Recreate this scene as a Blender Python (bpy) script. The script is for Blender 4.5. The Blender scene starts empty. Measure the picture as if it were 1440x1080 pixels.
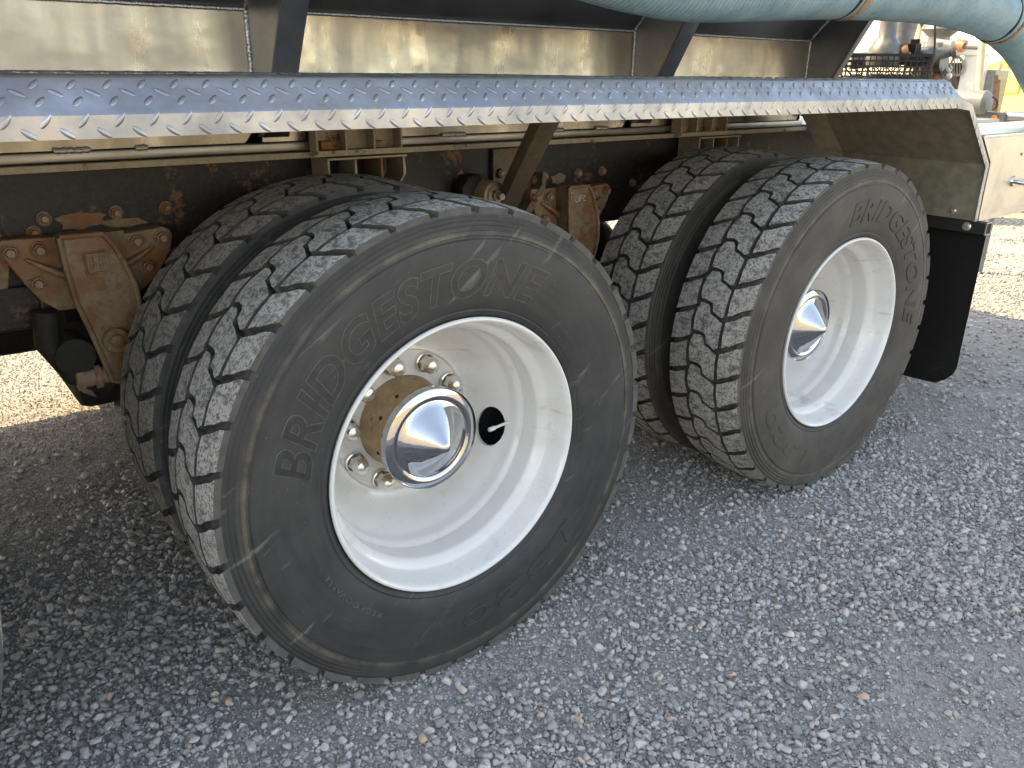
import bpy, bmesh, math, random
import numpy as np
from mathutils import Vector, Matrix, noise as mnoise
random.seed(7); np.random.seed(7)
R = math.radians
S = bpy.context.scene
C = S.collection

# ---------------------------------------------------------------- camera, sky, sun, exposure
CAM = (-0.8479, -1.2255, 0.7460); YAW, PITCH, ROLL, FPX = 0.6712, 0.3717, 0.0144, 1132.36
cd = bpy.data.cameras.new('camera'); cam = bpy.data.objects.new('camera', cd); C.objects.link(cam)
f = Vector((math.sin(YAW)*math.cos(PITCH), math.cos(YAW)*math.cos(PITCH), -math.sin(PITCH)))
r0 = Vector((math.cos(YAW), -math.sin(YAW), 0)); u0 = r0.cross(f)
rr = r0*math.cos(ROLL)+u0*math.sin(ROLL); uu = -r0*math.sin(ROLL)+u0*math.cos(ROLL)
cam.matrix_world = Matrix(((rr.x, uu.x, -f.x, CAM[0]), (rr.y, uu.y, -f.y, CAM[1]), (rr.z, uu.z, -f.z, CAM[2]), (0, 0, 0, 1)))
cd.sensor_width = 36; cd.lens = FPX/1440*36; cd.clip_start = 0.05; cd.clip_end = 3000
S.camera = cam
SUN_EL = R(47)
sun_dir = Vector((-0.60, 0.80, 0)).normalized()*math.cos(SUN_EL) + Vector((0, 0, math.sin(SUN_EL)))   # towards the sun
w = bpy.data.worlds.new('World'); S.world = w; w.use_nodes = True
nt = w.node_tree; nt.nodes.clear()
sky = nt.nodes.new('ShaderNodeTexSky'); sky.sky_type = 'NISHITA'; sky.sun_disc = False
sky.sun_elevation = SUN_EL; sky.sun_rotation = math.atan2(sun_dir.x, sun_dir.y)
sky.altitude = 300; sky.air_density = 1.0; sky.dust_density = 1.0; sky.ozone_density = 1.0
bg = nt.nodes.new('ShaderNodeBackground'); bg.inputs[1].default_value = 0.15
wo = nt.nodes.new('ShaderNodeOutputWorld')
wb = nt.nodes.new('ShaderNodeMix'); wb.data_type = 'RGBA'; wb.blend_type = 'MULTIPLY'; wb.inputs[0].default_value = 1; wb.inputs[7].default_value = (1.34, 1.04, .77, 1)
nt.links.new(sky.outputs[0], wb.inputs[6]); nt.links.new(wb.outputs[2], bg.inputs[0]); nt.links.new(bg.outputs[0], wo.inputs[0])
sl = bpy.data.lights.new('sun', 'SUN'); sl.energy = 2.3; sl.angle = R(0.5); sl.color = (1.0, 0.79, 0.45)
so = bpy.data.objects.new('sun', sl); C.objects.link(so)
so.rotation_euler = sun_dir.to_track_quat('Z', 'Y').to_euler(); so.location = sun_dir*30
S.view_settings.view_transform = 'Standard'; S.view_settings.look = 'None'
S.view_settings.gamma = 1; S.view_settings.use_curve_mapping = False
S.view_settings.exposure = 2.22

# ---------------------------------------------------------------- material helpers
class NT:
    def __init__(s, name):
        m = bpy.data.materials.new(name); m.use_nodes = True
        s.m = m; s.t = m.node_tree; s.t.nodes.clear()
        s.out = s.t.nodes.new('ShaderNodeOutputMaterial'); s.b = s.t.nodes.new('ShaderNodeBsdfPrincipled')
        s.t.links.new(s.b.outputs[0], s.out.inputs[0])
        s._pos = None; s._obj = None
    def n(s, k): return s.t.nodes.new(k)
    def l(s, a, b): s.t.links.new(a, b)
    def pos(s):
        if not s._pos: s._pos = s.n('ShaderNodeNewGeometry').outputs['Position']
        return s._pos
    def obj(s):
        if not s._obj: s._obj = s.n('ShaderNodeTexCoord').outputs['Object']
        return s._obj
    def scalev(s, v, sc, loc=(0, 0, 0)):
        m = s.n('ShaderNodeMapping'); m.inputs['Scale'].default_value = sc; m.inputs['Location'].default_value = loc; s.l(v, m.inputs[0]); return m.outputs[0]
    def noise(s, scale, detail=4, rough=.55, vec=None, dist=0):
        n = s.n('ShaderNodeTexNoise'); n.inputs['Scale'].default_value = scale; n.inputs['Detail'].default_value = detail
        n.inputs['Roughness'].default_value = rough; n.inputs['Distortion'].default_value = dist
        s.l(vec if vec is not None else s.pos(), n.inputs['Vector']); return n.outputs['Fac']
    def voro(s, scale, vec=None, feat='F1', out='Distance'):
        n = s.n('ShaderNodeTexVoronoi'); n.feature = feat; n.inputs['Scale'].default_value = scale
        s.l(vec if vec is not None else s.pos(), n.inputs['Vector']); return n.outputs[out]
    def ramp(s, fac, stops):
        n = s.n('ShaderNodeValToRGB'); e = n.color_ramp.elements
        while len(e) < len(stops): e.new(.5)
        for i, (p, c) in enumerate(stops):
            e[i].position = p; e[i].color = (c, c, c, 1) if isinstance(c, (int, float)) else (*c, 1)
        s.l(fac, n.inputs[0]); return n.outputs[0]
    def mix(s, fac, a, b, mode='MIX'):
        n = s.n('ShaderNodeMix'); n.data_type = 'RGBA'; n.blend_type = mode
        for sock, v in ((n.inputs[0], fac), (n.inputs[6], a), (n.inputs[7], b)):
            if isinstance(v, (int, float)): sock.default_value = v if sock is n.inputs[0] else (v, v, v, 1)
            elif isinstance(v, tuple): sock.default_value = (*v, 1)
            else: s.l(v, sock)
        return n.outputs[2]
    def math(s, op, a, b=0.0, clamp=False):
        n = s.n('ShaderNodeMath'); n.operation = op; n.use_clamp = clamp
        for i, v in ((0, a), (1, b)):
            if isinstance(v, (int, float)): n.inputs[i].default_value = v
            else: s.l(v, n.inputs[i])
        return n.outputs[0]
    def sep(s, v):
        n = s.n('ShaderNodeSeparateXYZ'); s.l(v, n.inputs[0]); return n.outputs
    def comb(s, x, y, z):
        n = s.n('ShaderNodeCombineXYZ')
        for i, v in enumerate((x, y, z)):
            if isinstance(v, (int, float)): n.inputs[i].default_value = v
            else: s.l(v, n.inputs[i])
        return n.outputs[0]
    def set(s, col=None, rough=None, metal=None, spec=None, coat=None):
        for k, v in (('Base Color', col), ('Roughness', rough), ('Metallic', metal), ('Specular IOR Level', spec), ('Coat Weight', coat)):
            if v is None: continue
            i = s.b.inputs[k]
            if isinstance(v, (int, float)): i.default_value = v if k != 'Base Color' else (v, v, v, 1)
            elif isinstance(v, tuple): i.default_value = (*v, 1)
            else: s.l(v, i)
        return s
    def bump(s, h, strength=.3, dist=.002, prev=None):
        n = s.n('ShaderNodeBump'); n.inputs['Strength'].default_value = strength; n.inputs['Distance'].default_value = dist
        s.l(h, n.inputs['Height'])
        if prev is not None: s.l(prev, n.inputs['Normal'])
        s.l(n.outputs[0], s.b.inputs['Normal']); return n.outputs[0]

M = {}
def simple(name, col, rough=.5, metal=0., var=.25, scale=30, bump=.15, bd=.001):
    n = NT(name); f1 = n.noise(scale, 5); f2 = n.noise(scale*.13, 3)
    c = n.mix(n.ramp(f1, [(.3, 0), (.7, 1)]), tuple(x*(1-var) for x in col), tuple(min(1, x*(1+var)) for x in col))
    c = n.mix(n.math('MULTIPLY', f2, .5), c, tuple(x*(1-var*1.5) for x in col))
    n.set(c, n.math('ADD', n.math('MULTIPLY', f1, .2), rough-.1), metal)
    if bump: n.bump(f1, bump, bd)
    M[name] = n.m; return n.m

def rubber_side(name, base, dust, amount, rough):
    n = NT(name); o = n.obj(); x, y, z = n.sep(o)
    rad = n.math('POWER', n.math('ADD', n.math('MULTIPLY', x, x), n.math('MULTIPLY', z, z)), .5)
    ang = n.math('ARCTAN2', z, x)
    pv = n.comb(n.math('MULTIPLY', ang, 3.), n.math('MULTIPLY', rad, 60.), y)
    st = n.noise(1.0, 6, .6, pv)                              # concentric rub marks
    fine = n.noise(260, 3); blot = n.noise(7, 5, .6)
    cl = n.noise(2.5, 3)
    c = n.mix(n.ramp(st, [(.35, 0), (.75, 1)]), base, tuple(v*1.45 for v in base))
    c = n.mix(n.math('MULTIPLY', n.ramp(blot, [(.42, 0), (.72, 1)]), amount), c, dust)
    ring = n.ramp(rad, [(.0, 0), (.452, 0), (.461, .9), (.468, .45), (.478, .05), (.6, .0)])
    ringm = n.math('MULTIPLY', ring, n.ramp(n.noise(16, 5, .7), [(.38, 0), (.62, 1)]))
    c = n.mix(n.math('MULTIPLY', ringm, .55), c, (.20, .17, .125))
    # pale scuffs, short slanted strokes
    sv = n.scalev(o, (9, 1, 30)); rot = n.n('ShaderNodeMapping'); rot.inputs['Rotation'].default_value = (0, R(35), 0); n.l(o, rot.inputs[0])
    sc = n.noise(1.0, 5, .65, n.scalev(rot.outputs[0], (6, 1, 42)), .4)
    scm = n.math('MULTIPLY', n.ramp(sc, [(.60, 0), (.68, 1)]), n.ramp(n.noise(5.5, 2), [(.44, 0), (.55, 1)]))
    c = n.mix(n.math('MULTIPLY', scm, .42), c, (.22, .22, .21))
    sp = n.math('LESS_THAN', n.voro(55), .035)
    c = n.mix(n.math('MULTIPLY', sp, .6), c, (.4, .38, .33))
    n.set(c, n.math('ADD', n.math('MULTIPLY', st, .25), rough), 0, .38)
    h = n.math('ADD', n.math('MULTIPLY', fine, .3), st)
    n.bump(h, .22, .0012); M[name] = n.m
rubber_side('rubber_side', (.027, .027, .0275), (.075, .073, .070), .38, .46)
rubber_side('rubber_side_dusty', (.046, .042, .038), (.11, .10, .086), .60, .60)

def tread(name, lo, hi, tint):
    n = NT(name)
    g = n.noise(150, 4, .7); g2 = n.noise(60, 4, .7, n.scalev(n.pos(), (1, .55, 1))); b = n.noise(9, 4)
    k = n.ramp(g, [(.39, 0), (.50, 1)]); k2 = n.ramp(g2, [(.36, 0), (.50, 1)])
    mk = n.math('MULTIPLY', k, k2)
    c = n.mix(mk, lo, hi); c = n.mix(n.ramp(b, [(.3, 0), (.75, .35)]), c, tint)
    n.set(c, .85, 0, .25); h = n.math('ADD', n.math('MULTIPLY', mk, 1.0), n.math('MULTIPLY', n.noise(420, 3), .5))
    n.bump(h, .55, .0016); M[name] = n.m
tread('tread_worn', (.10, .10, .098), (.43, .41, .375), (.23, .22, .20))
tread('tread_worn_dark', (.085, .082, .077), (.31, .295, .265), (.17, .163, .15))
simple('shoulder_rubber', (.085, .083, .078), .7, 0, .35, 45, .3, .001)
simple('rubber_groove', (.070, .066, .059), .85, 0, .6, 60, .4, .002)
simple('rubber_black', (.012, .012, .013), .7, 0, .5, 90, .3, .001)

# white wheel paint with brake dust smudges
n = NT('white_paint'); b1 = n.noise(6, 5, .6, n.scalev(n.pos(), (1, 1, 2.2))); b2 = n.noise(22, 4, .6)
spk = n.math('LESS_THAN', n.voro(38), .06)
c = n.mix(n.ramp(b1, [(.50, 0), (.76, .5)]), (.68, .675, .66), (.54, .50, .43))
c = n.mix(n.math('MULTIPLY', n.ramp(b2, [(.60, 0), (.72, 1)]), .30), c, (.45, .40, .32))
c = n.mix(n.math('MULTIPLY', spk, .6), c, (.32, .28, .22))
sm = n.noise(1.0, 4, .6, n.scalev(n.pos(), (7, 7, 26))); c = n.mix(n.math('MULTIPLY', n.ramp(sm, [(.62, 0), (.70, 1)]), .38), c, (.36, .29, .20))
n.set(c, n.math('ADD', n.math('MULTIPLY', b2, .18), .13), 0, .5, .4); n.bump(n.noise(30, 3), .06, .002); M['white_paint'] = n.m

n = NT('chrome'); n.set((.52, .53, .545), .03, 1.0); n.bump(n.noise(22, 2, .4), .16, .006); M['chrome'] = n.m
n = NT('steel_nut'); a = n.noise(60, 4); n.set(n.mix(a, (.60, .57, .50), (.85, .82, .75)), n.math('ADD', n.math('MULTIPLY', a, .2), .12), .8); M['steel_nut'] = n.m

def alu(name, base, lo, hi, stain, stain_amt, streak=(1, 1, 1), bumpd=.004, bs=.25):
    n = NT(name); v = n.scalev(n.pos(), streak)
    a = n.noise(5, 6, .6, v); fine = n.noise(120, 4, .7, v); st = n.noise(2.3, 4, .6)
    spk = n.ramp(n.noise(240, 2), [(.66, 0), (.72, 1)]); cloud = n.noise(3.1, 5, .65, n.scalev(n.pos(), (1, 1, 1.8)), .6)
    c = n.mix(n.math('MULTIPLY', n.ramp(a, [(.35, 0), (.8, 1)]), stain_amt), base, stain)
    c = n.mix(n.math('MULTIPLY', n.ramp(cloud, [(.46, 0), (.66, 1)]), .6), c, tuple(x*.58 for x in (base[0]*.95, base[1], base[2]*1.12)))
    c = n.mix(n.math('MULTIPLY', spk, .3), c, (.22, .17, .12))
    rg = n.math('ADD', n.math('MULTIPLY', n.ramp(a, [(.3, 0), (.7, 1)]), hi-lo), lo)
    rg = n.math('ADD', rg, n.math('MULTIPLY', fine, .08))
    n.set(c, rg, 1.0)
    p = n.bump(st, bs, bumpd*4); n.bump(fine, .05, .0006, p); M[name] = n.m
alu('aluminium_sheet', (.72, .68, .58), .16, .42, (.46, .39, .28), .6, (2.2, 2.2, .35), .006, .5)
alu('aluminium_dull', (.42, .41, .40), .30, .50, (.36, .34, .30), .7, (1, 1, 1), .003, .2)
alu('aluminium_dark', (.27, .27, .275), .28, .46, (.24, .23, .22), .7, (1.2, 1.2, .6), .003, .2)  # shade mirrored by the tank belly is put into this darker base colour
alu('aluminium_plate', (.42, .425, .44), .20, .50, (.24, .225, .205), .8, (3, 3, 3), .002, .25)
alu('aluminium_box', (.58, .56, .50), .30, .42, (.66, .58, .46), .45, (1, 1, 1), .004, .3)
simple('fender_underside', (.27, .245, .18), .55, .35, .28, 26, .15, .001)
simple('fender_underside_pale', (.42, .38, .28), .55, .35, .2, 26, .15, .001)
simple('weld', (.45, .44, .42), .4, .9, .35, 160, .6, .002)

def grime(name, base, dust, rust, dustamt, rustlo, rough=.7, metal=0.):
    n = NT(name); a = n.noise(13, 6, .65); b = n.noise(70, 5, .7); d = n.noise(5, 5, .6)
    sp = n.ramp(n.noise(210, 3, .6), [(.62, 0), (.74, .7)])
    c = n.mix(n.math('MULTIPLY', n.ramp(b, [(.4, 0), (.7, 1)]), dustamt), base, dust)
    c = n.mix(n.math('MULTIPLY', sp, dustamt), c, tuple(min(1, x*1.6) for x in dust))
    c = n.mix(n.ramp(n.math('ADD', n.math('MULTIPLY', a, .65), n.math('MULTIPLY', b, .35)), [(rustlo, 0), (rustlo+.05, .9)]), c, n.mix(b, rust, tuple(x*.5 for x in rust)))
    n.set(c, n.math('ADD', n.math('MULTIPLY', b, .3), rough-.15), metal, .4)
    p = n.bump(a, .4, .006); n.bump(b, .5, .002, p); M[name] = n.m
grime('frame_black', (.007, .007, .007), (.055, .043, .028), (.22, .11, .045), .50, .57, .5)
grime('rusty_casting', (.155, .105, .056), (.31, .22, .125), (.28, .12, .038), .85, .48, .55)
grime('rusty_tongue', (.165, .115, .066), (.28, .205, .12), (.22, .095, .035), .8, .50, .45)
grime('rusty_bolt', (.24, .16, .10), (.34, .25, .17), (.30, .12, .045), .8, .5, .75)
grime('dirty_steel', (.095, .075, .052), (.21, .165, .11), (.24, .12, .05), .6, .58, .6, .2)
grime('khaki_hub', (.30, .215, .11), (.43, .33, .20), (.20, .10, .045), .8, .575, .5, .2)
grime('bracket_cast', (.27, .235, .175), (.42, .37, .28), (.20, .095, .035), .8, .57, .6, .3)
grime('rust_patch', (.34, .15, .05), (.45, .25, .1), (.2, .08, .03), .7, .5, .8)
grime('flap_rubber', (.011, .011, .011), (.030, .027, .023), (.022, .020, .018), .5, .60, .72)
grime('dark_axle', (.014, .013, .012), (.05, .042, .03), (.09, .05, .03), .5, .6, .7)

simple('cast_steel', (.17, .17, .165), .45, .4, .3, 30, .2, .002); simple('cast_brown', (.22, .12, .07), .6, .35, .4, 40, .3, .002); simple('cast_black', (.03, .028, .025), .6, .2, .4, 50, .2, .001)  # steel tones here and below darkened in place of shade on the fittings
simple('pale_steel', (.28, .27, .245), .5, .3, .25, 25, .1, .001); simple('pale_copper', (.42, .19, .10), .5, .4, .3, 30, .2, .001)

# ---------------------------------------------------------------- geometry helpers
WL = {}
def W(o): return WL.get(o.name, Vector((0, 0, 0)))
def thing(name, label, cat, loc=(0, 0, 0), group=None):
    o = bpy.data.objects.new(name, None); o.empty_display_size = .1; C.objects.link(o); o.location = loc; WL[o.name] = Vector(loc)
    o['label'] = label; o['category'] = cat
    if group: o['group'] = group
    return o
def put(name, mesh, mat=None, parent=None, loc=(0, 0, 0), rot=None, label=None, kind=None, smooth=None, cat=None):
    if isinstance(mesh, bmesh.types.BMesh):
        me = bpy.data.meshes.new(name); mesh.normal_update(); mesh.to_mesh(me); mesh.free()
    else: me = mesh
    if mat is not None and not me.materials:
        for mm in (mat if isinstance(mat, (list, tuple)) else [mat]): me.materials.append(mm if not isinstance(mm, str) else M[mm])
    if smooth is not None and len(me.polygons):
        me.polygons.foreach_set('use_smooth', [True]*len(me.polygons))
        if smooth < 180: me.set_sharp_from_angle(angle=R(smooth))
    o = bpy.data.objects.new(name, me); C.objects.link(o)
    L = Vector(loc); WL[o.name] = L
    if parent is not None: o.parent = parent; o.location = L - W(parent)
    else: o.location = L
    if rot: o.rotation_euler = rot
    if label: o['label'] = label
    if cat: o['category'] = cat
    if kind: o['kind'] = kind
    return o
def box(bm, lo, hi, mat=0, bevel=0):
    vs = [bm.verts.new((x, y, z)) for x in (lo[0], hi[0]) for y in (lo[1], hi[1]) for z in (lo[2], hi[2])]
    fs = [bm.faces.new([vs[i] for i in q]) for q in ((0, 1, 3, 2), (4, 6, 7, 5), (0, 4, 5, 1), (2, 3, 7, 6), (0, 2, 6, 4), (1, 5, 7, 3))]
    for fc in fs: fc.material_index = mat
    if bevel:
        es = list({e for fc in fs for e in fc.edges}); bmesh.ops.bevel(bm, geom=es, offset=bevel, segments=2, affect='EDGES', profile=.5)
    return bm
def nb(): return bmesh.new()
def prism(bm, pts, d, bevel=0, mat=0):
    """polygon of 3D points extruded by vector d"""
    a = [bm.verts.new(p) for p in pts]; b = [bm.verts.new(Vector(p)+Vector(d)) for p in pts]
    fs = [bm.faces.new(a), bm.faces.new(b[::-1])]
    k = len(a)
    for i in range(k): fs.append(bm.faces.new((a[(i+1) % k], a[i], b[i], b[(i+1) % k])))
    for fc in fs: fc.material_index = mat
    bmesh.ops.recalc_face_normals(bm, faces=fs)
    if bevel:
        es = list({e for fc in fs for e in fc.edges}); bmesh.ops.bevel(bm, geom=es, offset=bevel, segments=2, affect='EDGES', profile=.6)
    return bm
def lathe(prof, seg=96, axis='Y', bm=None, close=False, c=(0, 0, 0), mat=0):
    """prof: list of (axial, radius); revolved about the axis"""
    bm = bm or nb(); rings = []
    for (a, r) in prof:
        if r < 1e-6:
            p = {'Y': (0, a, 0), 'Z': (0, 0, a), 'X': (a, 0, 0)}[axis]; rings.append([bm.verts.new(Vector(p)+Vector(c))]); continue
        ring = []
        for i in range(seg):
            t = 2*math.pi*i/seg; x, y = r*math.cos(t), r*math.sin(t)
            p = {'Y': (x, a, y), 'Z': (x, y, a), 'X': (a, x, y)}[axis]; ring.append(bm.verts.new(Vector(p)+Vector(c)))
        rings.append(ring)
    pr = list(zip(rings[:-1], rings[1:]))
    if close: pr.append((rings[-1], rings[0]))
    fs = []
    for A, B in pr:
        for i in range(seg):
            j = (i+1) % seg
            if len(A) == 1 and len(B) == 1: continue
            if len(A) == 1: q = (A[0], B[j], B[i])
            elif len(B) == 1: q = (A[i], A[j], B[0])
            else: q = (A[i], A[j], B[j], B[i])
            fs.append(bm.faces.new(q))
    for fc in fs: fc.material_index = mat
    bmesh.ops.recalc_face_normals(bm, faces=bm.faces[:])
    return bm
def tube(bm, pts, rad, seg=12, cap=True, mat=0):
    pts = [Vector(p) for p in pts]; rings = []
    t0 = (pts[1]-pts[0]).normalized(); up = Vector((0, 0, 1)) if abs(t0.z) < .9 else Vector((1, 0, 0))
    nrm = t0.cross(up).normalized()
    for i, p in enumerate(pts):
        t = (pts[min(i+1, len(pts)-1)]-pts[max(i-1, 0)]).normalized()
        nrm = (nrm - t*nrm.dot(t)).normalized(); bn = t.cross(nrm)
        r = rad[i] if hasattr(rad, '__len__') else rad
        rings.append([bm.verts.new(p+(nrm*math.cos(a)+bn*math.sin(a))*r) for a in [2*math.pi*k/seg for k in range(seg)]])
    fs = []
    for A, B in zip(rings[:-1], rings[1:]):
        for k in range(seg): fs.append(bm.faces.new((A[k], A[(k+1) % seg], B[(k+1) % seg], B[k])))
    if cap: fs.append(bm.faces.new(rings[0][::-1])); fs.append(bm.faces.new(rings[-1]))
    for fc in fs: fc.material_index = mat
    return bm
def jit(bm, amt, sc=40):
    for v in bm.verts: v.co += mnoise.noise_vector(v.co*sc)*amt
    return bm
def smooth_path(pts, n=12):
    pts = [Vector(p) for p in pts]; out = []
    for i in range(len(pts)-1):
        p0, p1, p2, p3 = pts[max(i-1, 0)], pts[i], pts[i+1], pts[min(i+2, len(pts)-1)]
        for k in range(n):
            t = k/n; out.append(.5*((2*p1)+(-p0+p2)*t+(2*p0-5*p1+4*p2-p3)*t*t+(-p0+3*p1-3*p2+p3)*t**3))
    out.append(pts[-1]); return out

G = -0.512          # ground level
# ---------------------------------------------------------------- ground
n = NT('gravel_bed')
a = n.noise(2.2, 5, .6); sand = n.noise(300, 3, .7); vc = n.voro(95, out='Color'); vd = n.voro(95)
vcs = n.sep(vc)[0]
big = n.voro(42); bigc = n.sep(n.voro(42, out='Color'))[0]
c = n.mix(vcs, (.27, .255, .235), (.41, .39, .36)); c = n.mix(n.math('MULTIPLY', n.ramp(vd, [(.4, 0), (.75, 1)]), .7), c, (.19, .18, .168))
c2 = n.mix(bigc, (.33, .33, .325), (.54, .535, .52))
c = n.mix(n.math('MULTIPLY', n.math('GREATER_THAN', bigc, .62), n.ramp(big, [(.35, 1), (.5, 0)])), c, c2)
dustm = n.ramp(a, [(.42, 0), (.62, .75)])
c = n.mix(dustm, c, n.mix(sand, (.30, .282, .255), (.42, .398, .36)))
n.set(c, .9, 0, .2)
h = n.math('ADD', n.math('MULTIPLY', n.math('SUBTRACT', 1., vd), .6), n.math('MULTIPLY', sand, .25))
h = n.math('ADD', h, n.math('MULTIPLY', n.ramp(big, [(.0, 1), (.5, 0)]), .8))
n.bump(h, .7, .006); M['gravel_bed'] = n.m

def gheight(x, y): return .010*mnoise.noise(Vector((x*1.1, y*1.1, 3)))+.004*mnoise.noise(Vector((x*5, y*5, 9)))
bm = nb(); xs = list(np.linspace(-3, 6, 150)); ys = list(np.linspace(-3, 6, 150))
xs = [-900, -200, -60, -20, -8]+xs+[8, 14, 30, 80, 250, 900]; ys = [-900, -200, -60, -20, -8]+ys+[8, 14, 30, 80, 250, 900]
grid = [[bm.verts.new((x, y, G+(gheight(x, y) if -3 < x < 6 and -3 < y < 6 else 0))) for y in ys] for x in xs]
for i in range(len(xs)-1):
    for j in range(len(ys)-1): bm.faces.new((grid[i][j], grid[i+1][j], grid[i+1][j+1], grid[i][j+1]))
put('gravel_ground', bm, 'gravel_bed', smooth=180, kind='structure')

# crushed stones: instanced on points by geometry nodes
n = NT('crushed_stone'); oi = n.n('ShaderNodeObjectInfo').outputs['Random']
c = n.ramp(oi, [(0, (.21, .20, .19)), (.25, (.355, .34, .325)), (.55, (.47, .45, .43)), (.80, (.58, .555, .525)), (.91, (.42, .39, .345)), (.965, (.66, .63, .57)), (.992, (.58, .41, .31)), (1, (.78, .75, .69))])
c = n.mix(n.math('MULTIPLY', n.noise(160, 4, .7), .35), c, (.19, .19, .193))
n.set(c, .82, 0, .3); n.bump(n.noise(300, 3), .4, .001); M['crushed_stone'] = n.m
scol = bpy.data.collections.new('stone_shapes')
for k in range(9):
    bm = nb(); rs = np.random.RandomState(k)
    d = rs.normal(size=(15, 3)); d /= np.linalg.norm(d, axis=1)[:, None]
    for v in d*rs.uniform(.82, 1.12, (15, 1))*np.array([1.0, rs.uniform(.70, .92), rs.uniform(.6, .8)]): bm.verts.new(v*.58)
    r_ = bmesh.ops.convex_hull(bm, input=bm.verts[:])
    bmesh.ops.bevel(bm, geom=bm.edges[:], offset=.06, segments=1, affect='EDGES')
    me = bpy.data.meshes.new('stone_shape'); bm.to_mesh(me); bm.free(); me.materials.append(M['crushed_stone'])
    me.polygons.foreach_set('use_smooth', [True]*len(me.polygons)); me.set_sharp_from_angle(angle=R(38))
    scol.objects.link(bpy.data.objects.new('stone_shape', me))
def scatter():
    rs = np.random.RandomState(3); P = []; Sz = []
    def field(x, y, s, o):
        X, Y = x*s+o, y*s+o*1.7
        return (np.sin(X*1.3+1.7*np.sin(Y*.9))+np.sin(Y*1.7+1.3*np.sin(X*1.1+2))+.6*np.sin(X*3.1+Y*2.3)+.5*np.sin(Y*4.3-X*2.9))/3.1
    # (x0,x1,y0,y1,density,size lo,size hi)
    for (x0, x1, y0, y1, den, lo, hi) in ((-1.3, 2.6, -1.3, 2.0, -17000, .0030, .0062), (-1.3, 2.2, -1.3, 1.4, 11000, .005, .011), (-1.3, 2.2, -1.3, 1.4, 5600, .010, .021), (-1.0, 3.2, -1.3, 1.7, 800, .018, .029),
                                         (2.2, 5.2, -1.2, 1.9, 2600, .010, .021), (-1.3, 2.2, 1.4, 1.95, 4200, .006, .014), (-1.3, .4, 1.95, 3.2, -9000, .0035, .0080), (-1.3, .4, 1.95, 4.2, 500, .006, .014), (-.25, .25, -.06, .02, 9000, .005, .016), (1.17, 1.67, -.06, .02, 9000, .005, .016), (2.2, 9, 1.9, 6, 260, .012, .03), (5.2, 9, -1, 1.9, 900, .012, .025)):
        k = int(abs(den)*(x1-x0)*(y1-y0)); x = rs.uniform(x0, x1, k); y = rs.uniform(y0, y1, k)
        fld = field(x, y, 2.1, 1.3)*.6+field(x, y, 5.3, 4.1)*.4
        # right of the front wheel lies loose stone, around the wheels the bed is packed and dusty
        loose = np.clip(.52+fld*1.35+np.where(y < -.1, .10, -.04), .08, 1)
        keep = (rs.uniform(size=k) < loose) | (den < 0)
        size = lo+(hi-lo)*rs.uniform(size=k)**1.6
        P.append(np.c_[x, y][keep]); Sz.append(size[keep])
    P = np.concatenate(P); Sz = np.concatenate(Sz)
    # keep only what a camera near the photograph's could see
    d = P-np.array([CAM[0], CAM[1]]); fw = d@np.array([math.sin(YAW), math.cos(YAW)]); sd = d@np.array([math.cos(YAW), -math.sin(YAW)])
    m = (fw > .2) & (np.abs(sd) < fw*.95+.75); P, Sz = P[m], Sz[m]
    z = np.array([G+gheight(px, py) for px, py in P])+Sz*.16+rs.uniform(0, .003, len(Sz))
    me = bpy.data.meshes.new('gravel_stones'); me.vertices.add(len(P)); me.vertices.foreach_set('co', np.c_[P, z].ravel())
    for nm, ty, dat in (('rot', 'FLOAT_VECTOR', np.c_[rs.normal(0, .35, len(P)), rs.normal(0, .35, len(P)), rs.uniform(0, 6.28, len(P))]), ('scl', 'FLOAT', Sz), ('idx', 'INT', rs.randint(0, 9, len(P)))):
        at_ = me.attributes.new(nm, ty, 'POINT'); at_.data.foreach_set('vector' if ty == 'FLOAT_VECTOR' else 'value', dat.ravel())
    return me
me = scatter(); NSTONE = len(me.vertices)
gs = put('gravel_stones', me, None, kind='stuff')
gs['label'] = 'loose grey crushed stones spread over the ground around the tyres'; gs['category'] = 'gravel'
ng = bpy.data.node_groups.new('stones', 'GeometryNodeTree')
ng.interface.new_socket('Geometry', in_out='INPUT', socket_type='NodeSocketGeometry'); ng.interface.new_socket('Geometry', in_out='OUTPUT', socket_type='NodeSocketGeometry')
gi = ng.nodes.new('NodeGroupInput'); go = ng.nodes.new('NodeGroupOutput'); m2p = ng.nodes.new('GeometryNodeMeshToPoints'); iop = ng.nodes.new('GeometryNodeInstanceOnPoints')
ci = ng.nodes.new('GeometryNodeCollectionInfo'); ci.inputs['Collection'].default_value = scol; ci.inputs['Separate Children'].default_value = True; ci.inputs['Reset Children'].default_value = True
def attr(nm, ty):
    a_ = ng.nodes.new('GeometryNodeInputNamedAttribute'); a_.data_type = ty; a_.inputs['Name'].default_value = nm; return [o for o in a_.outputs if o.enabled and o.name == 'Attribute'][0]
ng.links.new(gi.outputs[0], m2p.inputs['Mesh']); ng.links.new(m2p.outputs[0], iop.inputs['Points']); ng.links.new(ci.outputs[0], iop.inputs['Instance'])
iop.inputs['Pick Instance'].default_value = True
ng.links.new(attr('idx', 'INT'), iop.inputs['Instance Index']); ng.links.new(attr('rot', 'FLOAT_VECTOR'), iop.inputs['Rotation']); ng.links.new(attr('scl', 'FLOAT'), iop.inputs['Scale'])
ng.links.new(iop.outputs[0], go.inputs[0])
md = gs.modifiers.new('stones', 'NODES'); md.node_group = ng

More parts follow.
